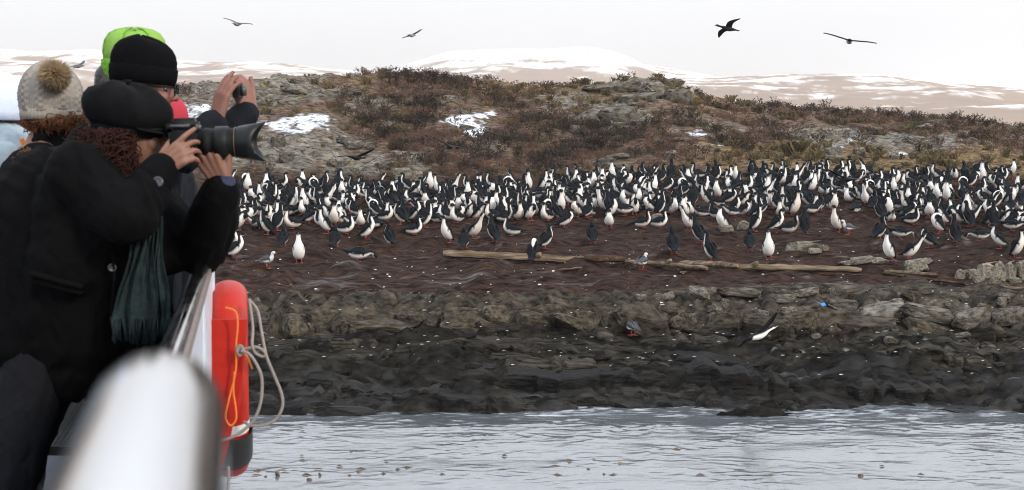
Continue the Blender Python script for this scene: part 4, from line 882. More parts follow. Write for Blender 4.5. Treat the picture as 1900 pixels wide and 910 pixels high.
# ------------------------------------------------------------------ small things on shore and water
bs = bmesh.new(); bmesh.ops.create_grid(bs, x_segments=5, y_segments=4, size=.5)
for v in bs.verts: v.co.z = .12*math.sin(v.co.x*7)+.1*math.cos(v.co.y*9); v.co.x *= 1+.3*v.co.y
bmesh.ops.solidify(bs, geom=list(bs.faces), thickness=.05); m_ = bpy.data.meshes.new('plastic_scrap'); bs.to_mesh(m_); bs.free()
M['blue'] = mat('blue plastic', (0.02,0.22,0.62), 0.4); o = link('plastic_scrap', m_, None, M['blue']); o.scale = (.10,.09,.09); q = hit(1526,570); o.location = q+Vector((0,-.05,.05)); o.rotation_euler = (.5,.1,.3)
tag(o, 'small scrap of bright blue plastic caught on the grey rocks', 'litter')
M['kelp'] = mat('brown kelp', (0.085,0.05,0.02), .45, var=.4, vscale=20)
def kelp(px_, py_, hpx, wpx, label):
    D = CAM_H*F/(py_-270); p = V(px_, py_, D); p.z = 0.0; h = hpx*D/F; w_ = wpx*D/F*.5; vv, ff = [], []; n = 7
    for i in range(n):
        u = i/(n-1); cx = .3*h*math.sin(u*2.2+px_); ww = w_*(.6+.5*math.sin(u*3.0))
        vv += [(cx-ww, -.012, u*h*1.15-.04), (cx+ww, -.012+.01*math.sin(u*6), u*h*1.15-.04), (cx+ww, .012, u*h*1.15-.04), (cx-ww, .012, u*h*1.15-.04)]
        if i: a = i*4-4; ff += [(a+k, a+(k+1)%4, a+4+(k+1)%4, a+4+k) for k in range(4)]
    ff += [(3,2,1,0), (n*4-4,n*4-3,n*4-2,n*4-1)]
    m_ = bpy.data.meshes.new('kelp_frond'); m_.from_pydata(vv, [], ff); m_.update(); o = link('kelp_frond', m_, None, M['kelp']); o.location = p; o.rotation_euler = (0,0,random.uniform(-.4,.4)); tag(o, label, 'kelp', 'kelp at the water surface')
kelp(518,890,13,7,'tallest brown kelp frond sticking out of the water near the lifebuoy')
kelp(591,889,10,5,'thin kelp frond standing right of the tallest one')
kelp(648,890,8,6,'short kelp stub right of the thin frond')
kelp(572,898,9,10,'broad yellowish kelp piece floating below the thin frond')
kelp(494,892,8,6,'small kelp piece left of the tallest frond')
kelp(1599,890,9,10,'square brown kelp piece floating alone at the right')
kelp(894,880,5,6,'tiny dark kelp tip floating in midstream')
kelp(1202,904,6,12,'brown kelp piece at the lower edge of the picture')
ms = []
bit = (np.array([(-.05,-.02,0),(.05,-.03,0),(.06,.02,0),(-.04,.03,0),(0,0,.035)]), np.array([(0,1,4),(1,2,4),(2,3,4),(3,0,4)]))
for i in range(40):
    y_ = 18.1+rng.random()**2*1.6; x_ = rng.choice([rng.normal(-2.6,.8), rng.normal(2.2,1.6), rng.normal(.8,.7), rng.uniform(-3.5,6.5)]); ms.append(xf((x_,y_,.005), rng.uniform(-.3,.3), (rng.uniform(.4,1.5), rng.uniform(.2,.6), rng.uniform(.3,.9))))
mass('kelp_bits', 'scattered brown bits of kelp floating on the near water', [bit], [ms], M['kelp'])

# ------------------------------------------------------------------ the boat
DECK = CAM_H-1.45; RAILZ = CAM_H-.385
def wall_x(D): return -.12-.176*D if D < 5.45 else -.12-.176*5.45-.176*(D-5.45)-.16*(D-5.45)**2
boat = empty('tour_boat', (-2.2, 3, 0)); tag(boat, 'white tour boat with steel rails carrying the onlookers', 'boat')
def bpart(name, vv, ff, mt, smooth=False):
    m_ = bpy.data.meshes.new(name); m_.from_pydata([tuple(v) for v in vv], [], ff); m_.update(); return keep(link(name, m_, None, mt, smooth), boat)
Ds = np.concatenate([np.linspace(-3, 5.2, 12), np.linspace(5.45, 9.5, 16)])
def strip(name, zt, zb, off0, off1, mt):
    vv, ff = [], []
    for D in Ds:
        x_ = wall_x(D); vv += [(x_+off0,D,zt),(x_+off1,D,zt),(x_+off1,D,zb),(x_+off0,D,zb)]
    for i in range(len(Ds)-1): a = i*4; ff += [(a+k, a+4+k, a+4+(k+1)%4, a+(k+1)%4) for k in range(4)]
    ff += [(3,2,1,0), (len(Ds)*4-4, len(Ds)*4-3, len(Ds)*4-2, len(Ds)*4-1)]
    return bpart(name, vv, ff, mt)
strip('bulwark', RAILZ-.03, DECK-.02, -.03, .0, M['white_paint'])
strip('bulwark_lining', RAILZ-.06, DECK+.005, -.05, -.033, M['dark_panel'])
strip('rail_seam', RAILZ-.004, RAILZ-.03, -.012, .006, M['seam'])
strip('hull_side', DECK-.023, -.6, -.12, -.004, M['hull'])
for D in (0.4,1.6,2.8,4.0,5.2): # seams between the bulwark panels
    x_ = wall_x(D); bpart('panel_seam', [(x_+.0005,D-.008,RAILZ-.04),(x_+.006,D-.008,RAILZ-.04),(x_+.006,D+.008,RAILZ-.04),(x_+.0005,D+.008,RAILZ-.04),(x_+.0005,D-.008,DECK),(x_+.006,D-.008,DECK),(x_+.006,D+.008,DECK),(x_+.0005,D+.008,DECK)], [(0,1,2,3),(7,6,5,4),(0,4,5,1),(1,5,6,2),(2,6,7,3),(3,7,4,0)], M['white_paint'])
tube_obj('cap_rail', [(wall_x(D)-.022, D, RAILZ) for D in np.concatenate([np.linspace(.75,5.2,14), np.linspace(5.45,9.3,14)])], .022, M['steel'], boat, 16)
tube_obj('inner_rail', [(wall_x(D)-.085, D, RAILZ-.10) for D in np.linspace(.8,5.6,10)], .008, M['steel'], boat, 10)
vv = []; ff = []
for D in Ds: vv += [(wall_x(D)-.053, D, DECK), (-5.2+.0*D, D, DECK), (-5.2, D, DECK-.12), (wall_x(D)-.053, D, DECK-.12)]
for i in range(len(Ds)-1): a = i*4; ff += [(a+k, a+(k+1)%4, a+4+(k+1)%4, a+4+k) for k in range(4)]
bpart('deck', vv, ff, M['deck'])
# near handrail: a thick polished tube that bends down just ahead of the camera
hz = CAM_H-.104
pts = [(-.112-.195*(D-.45), D, hz) for D in (-.9,-.5,-.1,.2,.35,.45,.52,.57)]
bx0, by0 = -.112-.195*(.57-.45), .57; dx, dy = -.191, .981
for a in range(10, 91, 8):
    t_ = R(a); r_ = .075; pts.append((bx0+dx*r_*math.sin(t_), by0+dy*r_*math.sin(t_), hz-r_*(1-math.cos(t_))))
ex, ey = pts[-1][0], pts[-1][1]
pts += [(ex, ey, hz-.15), (ex, ey, hz-.28), (ex-.0, ey, DECK+.3)]
hr = tube_obj('handrail', pts, .0255, M['steel'], None, 40); keep(hr, boat)
ws = tube_obj('weld_ring', [(ex,ey,hz-.26),(ex,ey,hz-.29)], .031, M['steel'], boat, 24)
# mesh seat inside the bulwark, glimpsed between legs and coat
bench = empty('mesh_bench', V(75,835,5.27)); bench.location.z = DECK; tag(bench, 'grey wire mesh bench on the deck behind the photographer legs', 'bench')
bz = V(75,812,5.27).z; bxc, byc = bench.location.x, bench.location.y
def box(name, c_, s, mt, parent):
    bm = bmesh.new(); bmesh.ops.create_cube(bm, size=1.0); bmesh.ops.scale(bm, vec=s, verts=bm.verts); bmesh.ops.translate(bm, vec=c_, verts=bm.verts)
    bmesh.ops.bevel(bm, geom=list(bm.edges), offset=min(s)*.18, segments=2, affect='EDGES'); m_ = bpy.data.meshes.new(name); bm.to_mesh(m_); bm.free(); o = link(name, m_, None, mt, False); return keep(o, parent) if parent else o
g = Geo()
for i in range(44): xx = bxc-.35+i*.016; g.add(*rev([(xx,byc-.22,bz),(xx,byc+.22,bz+.10)], .0035, (.1,.1,.1), 4))
for i in range(26): yy = -.22+i*.0176; g.add(*rev([(bxc-.36,byc+yy,bz+.05+yy*.227),(bxc+.35,byc+yy,bz+.05+yy*.227)], .0035, (.1,.1,.1), 4))
m_ = g.mesh('seat_mesh'); keep(link('seat_mesh', m_, None, M['mesh_metal']), bench)
for s in (-1,1):
    box('seat_frame', (bxc, byc+s*.23, bz+.05+s*.05), (.76,.03,.03), M['black_metal'], bench)
    for t_ in (-1,1): box('leg', (bxc+t_*.33, byc+s*.2, (DECK+bz)/2), (.03,.03,bz-DECK-.01), M['black_metal'], bench)

# ------------------------------------------------------------------ lifebuoy hanging outside the bulwark
BD = 5.28; bc = V(426, 702, BD); bang = math.atan2(-.176, 1)
buoy = empty('lifebuoy', bc, 0); buoy.rotation_euler = (0, 0, -bang); tag(buoy, 'red ring lifebuoy hanging outside the white bulwark', 'lifebuoy')
def in_buoy(o): o.parent = buoy; return o
def ring(name, Rr, ra, rr, mt, a0=0, a1=360, n=72, m=20, grow=0.0):
    vv, ff = [], []; full = (a1-a0) >= 360
    for i in range(n+(0 if full else 1)):
        a = R(a0+(a1-a0)*i/n); ca, sa = math.cos(a), math.sin(a)
        for j in range(m):
            b_ = 2*math.pi*j/m; cx = math.copysign(abs(math.cos(b_))**.95, math.cos(b_))*(ra+grow); cr_ = math.copysign(abs(math.sin(b_))**.95, math.sin(b_))*(rr+grow)
            vv.append((cx, ca*(Rr+cr_), sa*(Rr+cr_)))
    k_ = n if full else n+1
    for i in range(n):
        for j in range(m): i2 = (i+1)%k_; ff.append((i*m+j, i2*m+j, i2*m+(j+1)%m, i*m+(j+1)%m))
    m_ = bpy.data.meshes.new(name); m_.from_pydata(vv, [], ff); m_.update(); return in_buoy(link(name, m_, None, mt))
ring('ring', .288, .066, .058, M['buoy'])
# fabric cover on the near limb, hanging as a flat fold
def cover():
    vv, ff = [], []; n = 12
    for i in range(n):
        u = i/(n-1); z_ = .245-.50*u; w0 = -.066; w1 = .062-.085*u**1.6
        for (xx, yy) in ((w0,-.353-.006*math.sin(u*5)),(w1,-.353-.010*math.sin(u*4+1)),(w1,-.322),(w0,-.322)): vv.append((xx, yy+.03*abs(z_/.3)**2, z_))
        if i: a = i*4-4; ff += [(a+k, a+(k+1)%4, a+4+(k+1)%4, a+4+k) for k in range(4)]
    ff += [(3,2,1,0), (n*4-4,n*4-3,n*4-2,n*4-1)]
    m_ = bpy.data.meshes.new('cover_flap'); m_.from_pydata(vv, [], ff); m_.update(); in_buoy(link('cover_flap', m_, None, M['buoy_cloth'], False))
cover()
ring('tape_band', .288, .066, .058, M['tape'], 199, 206, 6, 20, .0015)
brk = ring('bracket', .288, .078, .066, M['black_metal'], 207, 234, 14, 20, .0)
# grab line, knot and slack rope
def bp(px_, py_, D): return V(px_, py_, D)-bc
binv = Matrix.Rotation(bang, 4, 'Z')
def btube(name, pix, D, rad, mt, n=8):
    pts = [binv @ (V(a, b_, D+(c_[0] if c_ else 0))-bc) for a, b_, *c_ in pix]; o = tube_obj(name, spline(pts, 8), rad, mt, None, n); o.parent = buoy; return o
btube('grab_line', [(418,571),(436,578),(441,600),(438,640),(437,690),(424,745),(419,775),(428,790),(438,778),(437,755),(433,725),(435,690)], 4.90, .0035, M['orange_cord'])
btube('lanyard', [(447,652,.05),(460,665),(468,685)], 4.9, .0035, M['orange_cord'])
btube('rope', [(462,555,.12),(466,580,.1),(469,610,.05),(468,640),(474,655),(488,662),(492,655),(478,645),(462,646),(446,650,.0)], 4.92, .0052, M['rope'])
btube('rope', [(463,557,.12),(478,578,.1),(486,620,.05),(494,660),(508,695),(522,730),(524,755),(512,778),(490,789),(465,790),(452,782,.0)], 4.93, .0052, M['rope'])
btube('rope', [(447,651),(463,658),(478,680),(486,705),(484,745),(472,778),(455,796),(430,812),(405,820)], 4.88, .0052, M['rope'])
btube('rope', [(446,640),(440,648),(445,660),(452,652),(446,642),(441,655),(449,660)], 4.89, .0052, M['rope'])
btube('rope', [(424,866),(425,880),(424,900),(421,935)], 4.95, .005, M['rope'])
# ------------------------------------------------------------------ people
class Blob:
    """closed shapes fused into one skin by a voxel remesh"""
    def __init__(s): s.v, s.f = [], []
    def _add(s, vv, ff):
        n = len(s.v); s.v += [tuple(q) for q in vv]; s.f += [tuple(i+n for i in f) for f in ff]
    def cap(s, a, b, ra, rb=None, n=14, m=4, sq=(1,1)):
        a = Vector(a); b = Vector(b); rb = ra if rb is None else rb; d = b-a; L_ = d.length
        d = d.normalized() if L_ > 1e-6 else Vector((0,0,1)); u = d.orthogonal().normalized(); w_ = d.cross(u); rings = []
        for i in range(m): t = -math.pi/2+(math.pi/2)*i/m; rings.append((a+d*(ra*math.sin(t)), ra*math.cos(t)))
        rings.append((a, ra)); rings.append((b, rb))
        for i in range(1, m+1): t = (math.pi/2)*i/m; rings.append((b+d*(rb*math.sin(t)), rb*math.cos(t)))
        vv, ff = [], []
        for p, r_ in rings:
            r_ = max(r_, 1e-4)
            for j in range(n): t = 2*math.pi*j/n; vv.append(p+u*(r_*math.cos(t))+w_*(r_*math.sin(t)))
        k = len(rings)
        for i in range(k-1):
            for j in range(n): ff.append((i*n+j, i*n+(j+1)%n, (i+1)*n+(j+1)%n, (i+1)*n+j))
        ff += [tuple(range(n))[::-1], tuple(range((k-1)*n, k*n))]; s._add(vv, ff)
    def chain(s, pts, rad):
        for i in range(len(pts)-1): s.cap(pts[i], pts[i+1], rad[i], rad[i+1])
    def ell(s, c, r, rot=None, n=18, m=12):
        rot = rot or Matrix.Identity(3); c = Vector(c); vv, ff = [], []
        for i in range(1, m):
            t = math.pi*i/m
            for j in range(n): p = 2*math.pi*j/n; vv.append(c+rot @ Vector((r[0]*math.sin(t)*math.cos(p), r[1]*math.sin(t)*math.sin(p), r[2]*math.cos(t))))
        vv += [c+rot @ Vector((0,0,r[2])), c+rot @ Vector((0,0,-r[2]))]; tp = len(vv)-2
        for i in range(m-2):
            for j in range(n): ff.append((i*n+j, (i+1)*n+j, (i+1)*n+(j+1)%n, i*n+(j+1)%n))
        for j in range(n): ff.append((tp, j, (j+1)%n)); ff.append((tp+1, (m-2)*n+(j+1)%n, (m-2)*n+j))
        s._add(vv, ff)
    def build(s, name, mt, parent, voxel=.006, smooth=4, fold=0.0, fscale=9.0, seed=0, fdir=(1,1,.45)):
        m_ = bpy.data.meshes.new(name); m_.from_pydata(s.v, [], s.f); m_.update()
        tmp = bpy.data.objects.new('tmp', m_); col.objects.link(tmp)
        r_ = tmp.modifiers.new('r', 'REMESH'); r_.mode = 'VOXEL'; r_.voxel_size = voxel
        if smooth: sm = tmp.modifiers.new('s', 'SMOOTH'); sm.iterations = smooth; sm.factor = .5
        bpy.context.view_layer.update(); dg = bpy.context.evaluated_depsgraph_get(); nm_ = bpy.data.meshes.new_from_object(tmp.evaluated_get(dg)); nm_.name = name
        bpy.data.objects.remove(tmp); bpy.data.meshes.remove(m_)
        if fold:
            k = len(nm_.vertices); co = np.empty(k*3, np.float32); no = np.empty(k*3, np.float32); nm_.vertices.foreach_get('co', co); nm_.vertices.foreach_get('normal', no); co = co.reshape(-1,3); no = no.reshape(-1,3)
            a = (co[:,0]*.8+co[:,1]*.6)*fscale*fdir[0]; b_ = co[:,2]*fscale*fdir[2]
            d_ = ridge(a+.8*fbm(b_, a, seed+3, 2), b_+.5*a, seed, 3)-.5+.3*fbm(a*2.1, b_*2.1+co[:,1]*3, seed+5, 2); co += no*(d_*fold)[:,None].astype(np.float32); nm_.vertices.foreach_set('co', co.ravel()); nm_.update()
        o = link(name, nm_, None, mt, True); return keep(o, parent) if parent else o
def basis(f, up=(0,0,1)):
    f = Vector(f).normalized(); l_ = Vector(up).cross(f).normalized(); u = f.cross(l_); return Matrix((f, l_, u)).transposed()
def hand(B, wrist, d, n, left, curl, spread=.12, thumb=(.55,.75,-.35), s=1.0):
    d = Vector(d).normalized(); n = (Vector(n)-d*Vector(n).dot(d)).normalized(); t = (d.cross(n) if left else n.cross(d)); w = Vector(wrist)
    P = lambda x, y, z: w+(d*x+t*y+n*z)*s
    for (ky, kx) in ((.030,.088),(.010,.092),(-.011,.088),(-.030,.080)): B.cap(P(.0,ky*.55,0), P(kx,ky,.002), .0155*s, .0115*s, 10, 3)
    B.ell(P(.045,.0,-.004), (.05*s,.038*s,.014*s), Matrix((d,t,n)).transposed(), 12, 8)
    for i, (ky, kx, L_) in enumerate(((.030,.090,.072),(.010,.094,.080),(-.011,.090,.074),(-.030,.082,.060))):
        p = P(kx, ky, .001); a = 0; sp = (1.5-i)*spread*.35
        for k, (fr_, rr_) in enumerate(((.45,.0100),(.31,.0090),(.26,.0082))):
            a += curl[i][k] if isinstance(curl[i], (list,tuple)) else curl[i]*(1,.9,.6)[k]
            dr = (d*math.cos(a)-n*math.sin(a)+t*sp).normalized(); q = p+dr*(L_*fr_*s); B.cap(p, q, rr_*s, rr_*.93*s, 10, 3); p = q
    tv = (d*thumb[0]+t*thumb[1]+n*thumb[2]).normalized(); p0 = P(.018,.024,-.004); p1 = p0+tv*.040*s; t2 = (tv+d*.35).normalized(); p2 = p1+t2*.032*s; p3 = p2+(t2+d*.25).normalized()*.026*s
    B.cap(p0, p1, .0145*s, .0118*s, 10, 3); B.cap(p1, p2, .0112*s, .0102*s, 10, 3); B.cap(p2, p3, .0098*s, .0085*s, 10, 3)
def head(B, H, rot, s=1.0):
    q = lambda x, y, z: H+rot @ (Vector((x,y,z))*s); e_ = lambda c_, r_: B.ell(q(*c_), tuple(a*s for a in r_), rot)
    e_((-.012,0,.032), (.098,.076,.088)); e_((.030,0,-.028), (.064,.060,.088)); e_((.036,0,-.078), (.050,.048,.036)); e_((.070,0,-.098), (.018,.020,.014))
    B.cap(q(.085,0,.006), q(.108,0,-.026), .008*s, .0125*s, 10, 3); e_((.098,.011,-.03), (.012,.009,.008)); e_((.098,-.011,-.03), (.012,.009,.008))
    B.cap(q(.078,-.034,.018), q(.078,.034,.018), .012*s, .012*s, 10, 3)
    B.cap(q(.086,-.018,-.056), q(.086,.018,-.056), .0075*s, .0075*s, 10, 3); B.cap(q(.084,-.016,-.068), q(.084,.016,-.068), .008*s, .008*s, 10, 3)
    for sd_ in (-1,1): e_((-.006,sd_*.076,-.014), (.020,.010,.032)); e_((.062,sd_*.036,-.03), (.026,.022,.026))
def revolve(name, prof, H, rot, mt, parent, sy=.86, n=48, fn=None):
    """cap-like shell turned about the head's up axis; prof = [(radius, z, x shift)]"""
    vv, ff = [], []
    for i, pr in enumerate(prof):
        r_, z_ = pr[0], pr[1]; sh_ = pr[2] if len(pr) > 2 else 0
        for j in range(n):
            a = 2*math.pi*j/n; v = Vector((math.cos(a)*r_+sh_, math.sin(a)*r_*sy, z_))
            if fn: v = fn(v, a, i/(len(prof)-1))
            vv.append(H+rot @ v)
    k = len(prof)
    for i in range(k-1):
        for j in range(n): ff.append((i*n+j, i*n+(j+1)%n, (i+1)*n+(j+1)%n, (i+1)*n+j))
    ff += [tuple(range(n))[::-1], tuple(range((k-1)*n, k*n))]
    m_ = bpy.data.meshes.new(name); m_.from_pydata([tuple(v) for v in vv], [], ff); m_.update(); return keep(link(name, m_, None, mt), parent)
def curls(name, roots, mt, parent, rad=.0045, cr_=.014, seed=1):
    r = random.Random(seed); g = Geo()
    for (a, b_) in roots:
        a = Vector(a); b_ = Vector(b_); n = 30; ph = r.uniform(0,6.28); tw = r.uniform(1.2,3.0); c_ = cr_*r.uniform(.6,1.3); pts = []
        d = (b_-a).normalized(); u = d.orthogonal().normalized(); w_ = d.cross(u); sag = Vector((r.uniform(-.02,.02), r.uniform(-.02,.02), 0))
        for i in range(n):
            t = i/(n-1); p = a.lerp(b_, t)+sag*math.sin(t*3.14); an = ph+tw*t*6.28; pts.append(p+(u*math.cos(an)+w_*math.sin(an))*c_*min(1,t*4+.2))
        g.add(*rev([tuple(p) for p in pts], [rad*(1-.55*abs(i/(n-1)-.3)) for i in range(n)], (0,0,0), 5))
    return keep(link(name, g.mesh(name), None, mt), parent)
def make_person(label, Hd, fdeg, coat, trousers, skin, voxel=.007, hands=None, arms=None, lean=0.0, look=(0,0), bulk=1.0, feet=0.0):
    """standing figure: Hd head centre, fdeg facing angle; arms = {'R':(elbow,wrist),'L':...}"""
    f = Vector((math.cos(R(fdeg)), math.sin(R(fdeg)), 0)); l_ = Vector((-f.y, f.x, 0)); up = Vector((0,0,1))
    root = empty('person', (Hd.x-f.x*lean, Hd.y-f.y*lean, DECK)); tag(root, label, 'person', 'onlookers at the boat rail')
    neck = Hd-up*.15-f*.03; chest = neck-up*.16-f*lean*.25; hipz = DECK+.90; pel = Vector((Hd.x,Hd.y,hipz))-f*(lean+.03); waist = chest.lerp(pel, .55)
    sh_ = {'R': neck-up*.055-l_*.185, 'L': neck-up*.055+l_*.185}; hp = {'R': pel-l_*.09-up*.03, 'L': pel+l_*.09-up*.03}
    kn = {k: Vector((v.x,v.y,DECK+.49))+f*.02 for k, v in hp.items()}; an = {k: Vector((v.x,v.y,DECK+.09))-f*.02 for k, v in hp.items()}
    A = {}
    for k, sg_ in (('R',-1),('L',1)):
        if arms and k in arms: A[k] = arms[k]
        else: e_ = sh_[k]-up*.27+l_*sg_*.05-f*.02; A[k] = (e_, e_+f*.07-up*.22-l_*sg_*.02)
    B = Blob(); rot = basis(f+l_*math.tan(R(look[0]))+up*math.tan(R(look[1]))); head(B, Hd, rot)
    B.cap(Hd-up*.07-f*.02, neck, .055, .06); B.chain([neck,chest,waist,pel], [.08,.135,.12,.13])
    for k, sg_ in (('R',-1),('L',1)):
        B.cap(neck-up*.03, sh_[k], .06, .06); B.chain([sh_[k],A[k][0],A[k][1]], [.052,.042,.029]); B.chain([hp[k],kn[k],an[k]], [.085,.058,.042]); B.cap(an[k]-up*.03, an[k]+f*.13-up*.05, .04, .03)
        fd = (A[k][1]-A[k][0]).normalized()
        if hands and k in hands: hand(B, A[k][1], **hands[k])
        else: hand(B, A[k][1], fd, l_*sg_*.8+up*.5, k == 'L', [.5]*4)
    B.build('body', skin, root, voxel, 2)
    C = Blob(); b_ = bulk
    C.cap(neck-up*.01, neck-up*.05, .078*b_, .10*b_); C.chain([neck-up*.10,chest,waist,pel,pel-up*.14], [.13*b_,.175*b_,.17*b_,.175*b_,.185*b_])
    for k, sg_ in (('R',-1),('L',1)):
        C.cap(chest+up*.04-l_*-sg_*.06, sh_[k]-up*.02, .12*b_, .085*b_); w_ = A[k][1]; e_ = A[k][0]; fd = (w_-e_).normalized()
        C.chain([sh_[k]-up*.01, e_, w_-fd*.02], [.082*b_,.068*b_,.05*b_]); C.cap(chest+l_*sg_*.08, pel+l_*sg_*.08, .13*b_, .13*b_)
    C.build('coat', coat, root, .009, 4, .012, 9, int(abs(Hd.x)*100))
    Tt = Blob()
    for k in ('R','L'): Tt.chain([hp[k],kn[k],an[k]+up*.02], [.105,.078,.066])
    Tt.cap(pel, pel-up*.05, .14, .12); Tt.build('trousers', trousers, root, .010, 4, .008, 12, 5)
    for k in ('R','L'):
        S = Blob(); S.cap(an[k]+up*.03, an[k]-up*.02, .058, .055); S.cap(an[k]-up*.035, an[k]+f*.15-up*.05, .052, .040); S.build('boot', M['boots'], root, .008, 3)
    return root, f, l_, rot
def beanie(H, rot, mt, parent, prof, name='hat', fn=None, sy=.88, brim=None, bmt=None):
    o = revolve(name, prof, H, rot, mt, parent, sy, 56, fn)
    if brim: revolve('hat_brim', brim, H, rot, bmt or mt, parent, sy, 56, lambda v, a, t: v*(1+.012*math.sin(a*40)) if True else v)
    return o
def glasses(H, rot, parent, dark, s=1.0):
    g = Geo(); q = lambda x, y, z: tuple(H+rot @ (Vector((x,y,z))*s))
    for sd_ in (-1,1):
        pts = [q(.108-.012*abs(math.sin(t)*0), sd_*(.033+.025*math.cos(t)), .004+.020*math.sin(t)) for t in np.linspace(0, 6.283, 17)]; g.add(*rev(pts, .0028, (0,0,0), 6))
        g.add(*rev([q(.106,sd_*.056,.010), q(.06,sd_*.076,.010), q(-.01,sd_*.082,.006)], .0028, (0,0,0), 6))
    g.add(*rev([q(.110,-.010,.008), q(.112,0,.012), q(.110,.010,.008)], .0028, (0,0,0), 6))
    o = keep(link('glasses', g.mesh('glasses'), None, M['camera_body']), parent)
    for sd_ in (-1,1):
        n = 20; vv = [q(.1095, sd_*(.033+.0245*math.cos(t)), .004+.0195*math.sin(t)) for t in np.linspace(0, 6.283, n, endpoint=False)]+[q(.1075, sd_*(.033+.0245*math.cos(t)), .004+.0195*math.sin(t)) for t in np.linspace(0, 6.283, n, endpoint=False)]
        m_ = bpy.data.meshes.new('lens'); m_.from_pydata(vv, [], [tuple(range(n)), tuple(range(2*n-1,n-1,-1))]+[(i,(i+1)%n,n+(i+1)%n,n+i) for i in range(n)]); m_.update()
        if dark: l2 = keep(link('lens', m_, None, M['glass'], False), parent); l2.parent = o; l2.matrix_parent_inverse = Matrix.Identity(4)
    return o
def eyes(H, rot, parent):
    for sd_ in (-1,1):
        bm = bmesh.new(); bmesh.ops.create_uvsphere(bm, u_segments=14, v_segments=10, radius=.0125); m_ = bpy.data.meshes.new('eye'); bm.to_mesh(m_); bm.free(); o = link('eye', m_, None, M['eye']); o.location = H+rot @ Vector((.070,sd_*.032,.0)); keep(o, parent)
M['eye'] = mat('eye', (.06,.04,.035), .3)

# ---- woman in black with the long lens, leaning over the rail
root = empty('person', V(60,1130,4.75)); root.location.z = DECK
tag(root, 'woman in black coat and cap aiming a long lens over the rail', 'person', 'onlookers at the boat rail')
Hw = V(244,248,4.62); fw = Vector((1,.10,.02)); rw = basis(fw, (.06,0,1)); up = Vector((0,0,1))
neck = V(196,300,4.68); chest = V(160,400,4.70); waist = V(118,545,4.72); pel = V(78,655,4.74)
sR, sL = V(150,325,4.47), V(215,335,4.90); eR, eL = V(238,402,4.36), V(372,458,4.80); wR, wL = V(294,316,4.46), V(414,342,4.565)
hR, hL = V(70,668,4.66), V(95,668,4.84); kR, kL = V(22,880,4.62), V(30,885,4.86); aR, aL = V(-25,1080,4.66), V(0,1085,4.86)
B = Blob(); head(B, Hw, rw); B.cap(Hw-up*.06, neck, .052, .06); B.chain([neck,chest,waist,pel], [.08,.125,.11,.125])
for s_, e_, w_, h_, k_, a_ in ((sR,eR,wR,hR,kR,aR),(sL,eL,wL,hL,kL,aL)):
    B.cap(neck, s_, .06, .055); B.chain([s_,e_,w_], [.05,.04,.027]); B.chain([h_,k_,a_], [.08,.055,.04]); B.cap(a_, a_+Vector((.13,0,-.03)), .04, .03)
hand(B, wR, (.80,-.02,.60), (-.22,-.95,.12), False, [[.10,.35,.2],[.45,.75,.3],[.5,.85,.35],[.5,.9,.4]], .35, (.55,.55,-.5), .98)
hand(B, wL, (-.46,-.16,.86), (-.10,-.95,-.25), True, [[.10,.35,.35],[.08,.34,.35],[.08,.36,.35],[.12,.40,.35]], .75, (.75,.55,-.15), .98)
B.build('body', M['skin'], root, .0042, 1)
C = Blob()
C.chain([V(188,318,4.68), chest, V(150,500,4.71), V(142,580,4.72), V(138,645,4.73)], [.145,.225,.245,.225,.175])
C.cap(V(110,400,4.7), V(72,600,4.72), .22, .18); C.cap(V(200,430,4.72), V(225,590,4.74), .17, .14); C.cap(V(215,610,4.74), V(185,670,4.74), .13, .11); C.cap(V(178,292,4.69), V(200,312,4.69), .11, .12)
C.cap(V(170,330,4.62), sR, .12, .10); C.chain([sR,V(195,375,4.42),eR], [.102,.092,.082]); C.chain([eR,V(268,362,4.40),V(289,331,4.44)], [.082,.070,.058])
C.cap(V(190,340,4.8), sL, .13, .11); C.chain([sL,V(300,420,4.88),eL], [.115,.105,.090]); C.chain([eL,V(397,402,4.66),V(407,360,4.585)], [.088,.074,.056])
C.cap(V(330,460,4.80), V(260,470,4.82), .08, .10)
C.cap(V(165,360,4.58), V(205,410,4.52), .15, .12); C.cap(V(150,380,4.55), V(140,480,4.55), .14, .14)
C.build('coat', M['coat'], root, .0075, 12, .024, 8.5, 31)
K = Blob(); K.cap(V(285,334,4.435), V(297,318,4.452), .060, .055, 20); K.build('sleeve_cuff', M['coat'], root, .005, 1)
K = Blob(); K.cap(V(407,360,4.585), V(411,351,4.575), .057, .052, 20); K.build('sleeve_cuff', M['coat'], root, .005, 1)
K = Blob(); K.cap(V(411,354,4.578), V(415,345,4.568), .043, .040, 20); K.build('shirt_cuff', mat('navy shirt', (.012,.018,.045), .8), root, .004, 1)
def disc(name, p, nrm, r_, th, mt, parent):
    rt = Vector(nrm).to_track_quat('Z','Y').to_matrix(); g = Geo(); n = 20; prof = [(0.001,th),(r_*.55,th*.75),(r_*.75,th*1.15),(r_*.95,th),(r_,th*.4),(r_*.95,0)]
    vv = [Vector(p)+rt @ Vector((math.cos(6.2832*j/n)*a, math.sin(6.2832*j/n)*a, b_)) for a, b_ in prof for j in range(n)]; ff = [(i*n+j, i*n+(j+1)%n, (i+1)*n+(j+1)%n, (i+1)*n+j) for i in range(len(prof)-1) for j in range(n)]+[tuple(range(n))[::-1]]
    m_ = bpy.data.meshes.new(name); m_.from_pydata([tuple(v) for v in vv], [], ff); m_.update(); return keep(link(name, m_, None, mt), parent)
disc('button', V(293,338,4.378), (.1,-.97,.2), .0165, .005, M['button'], root)
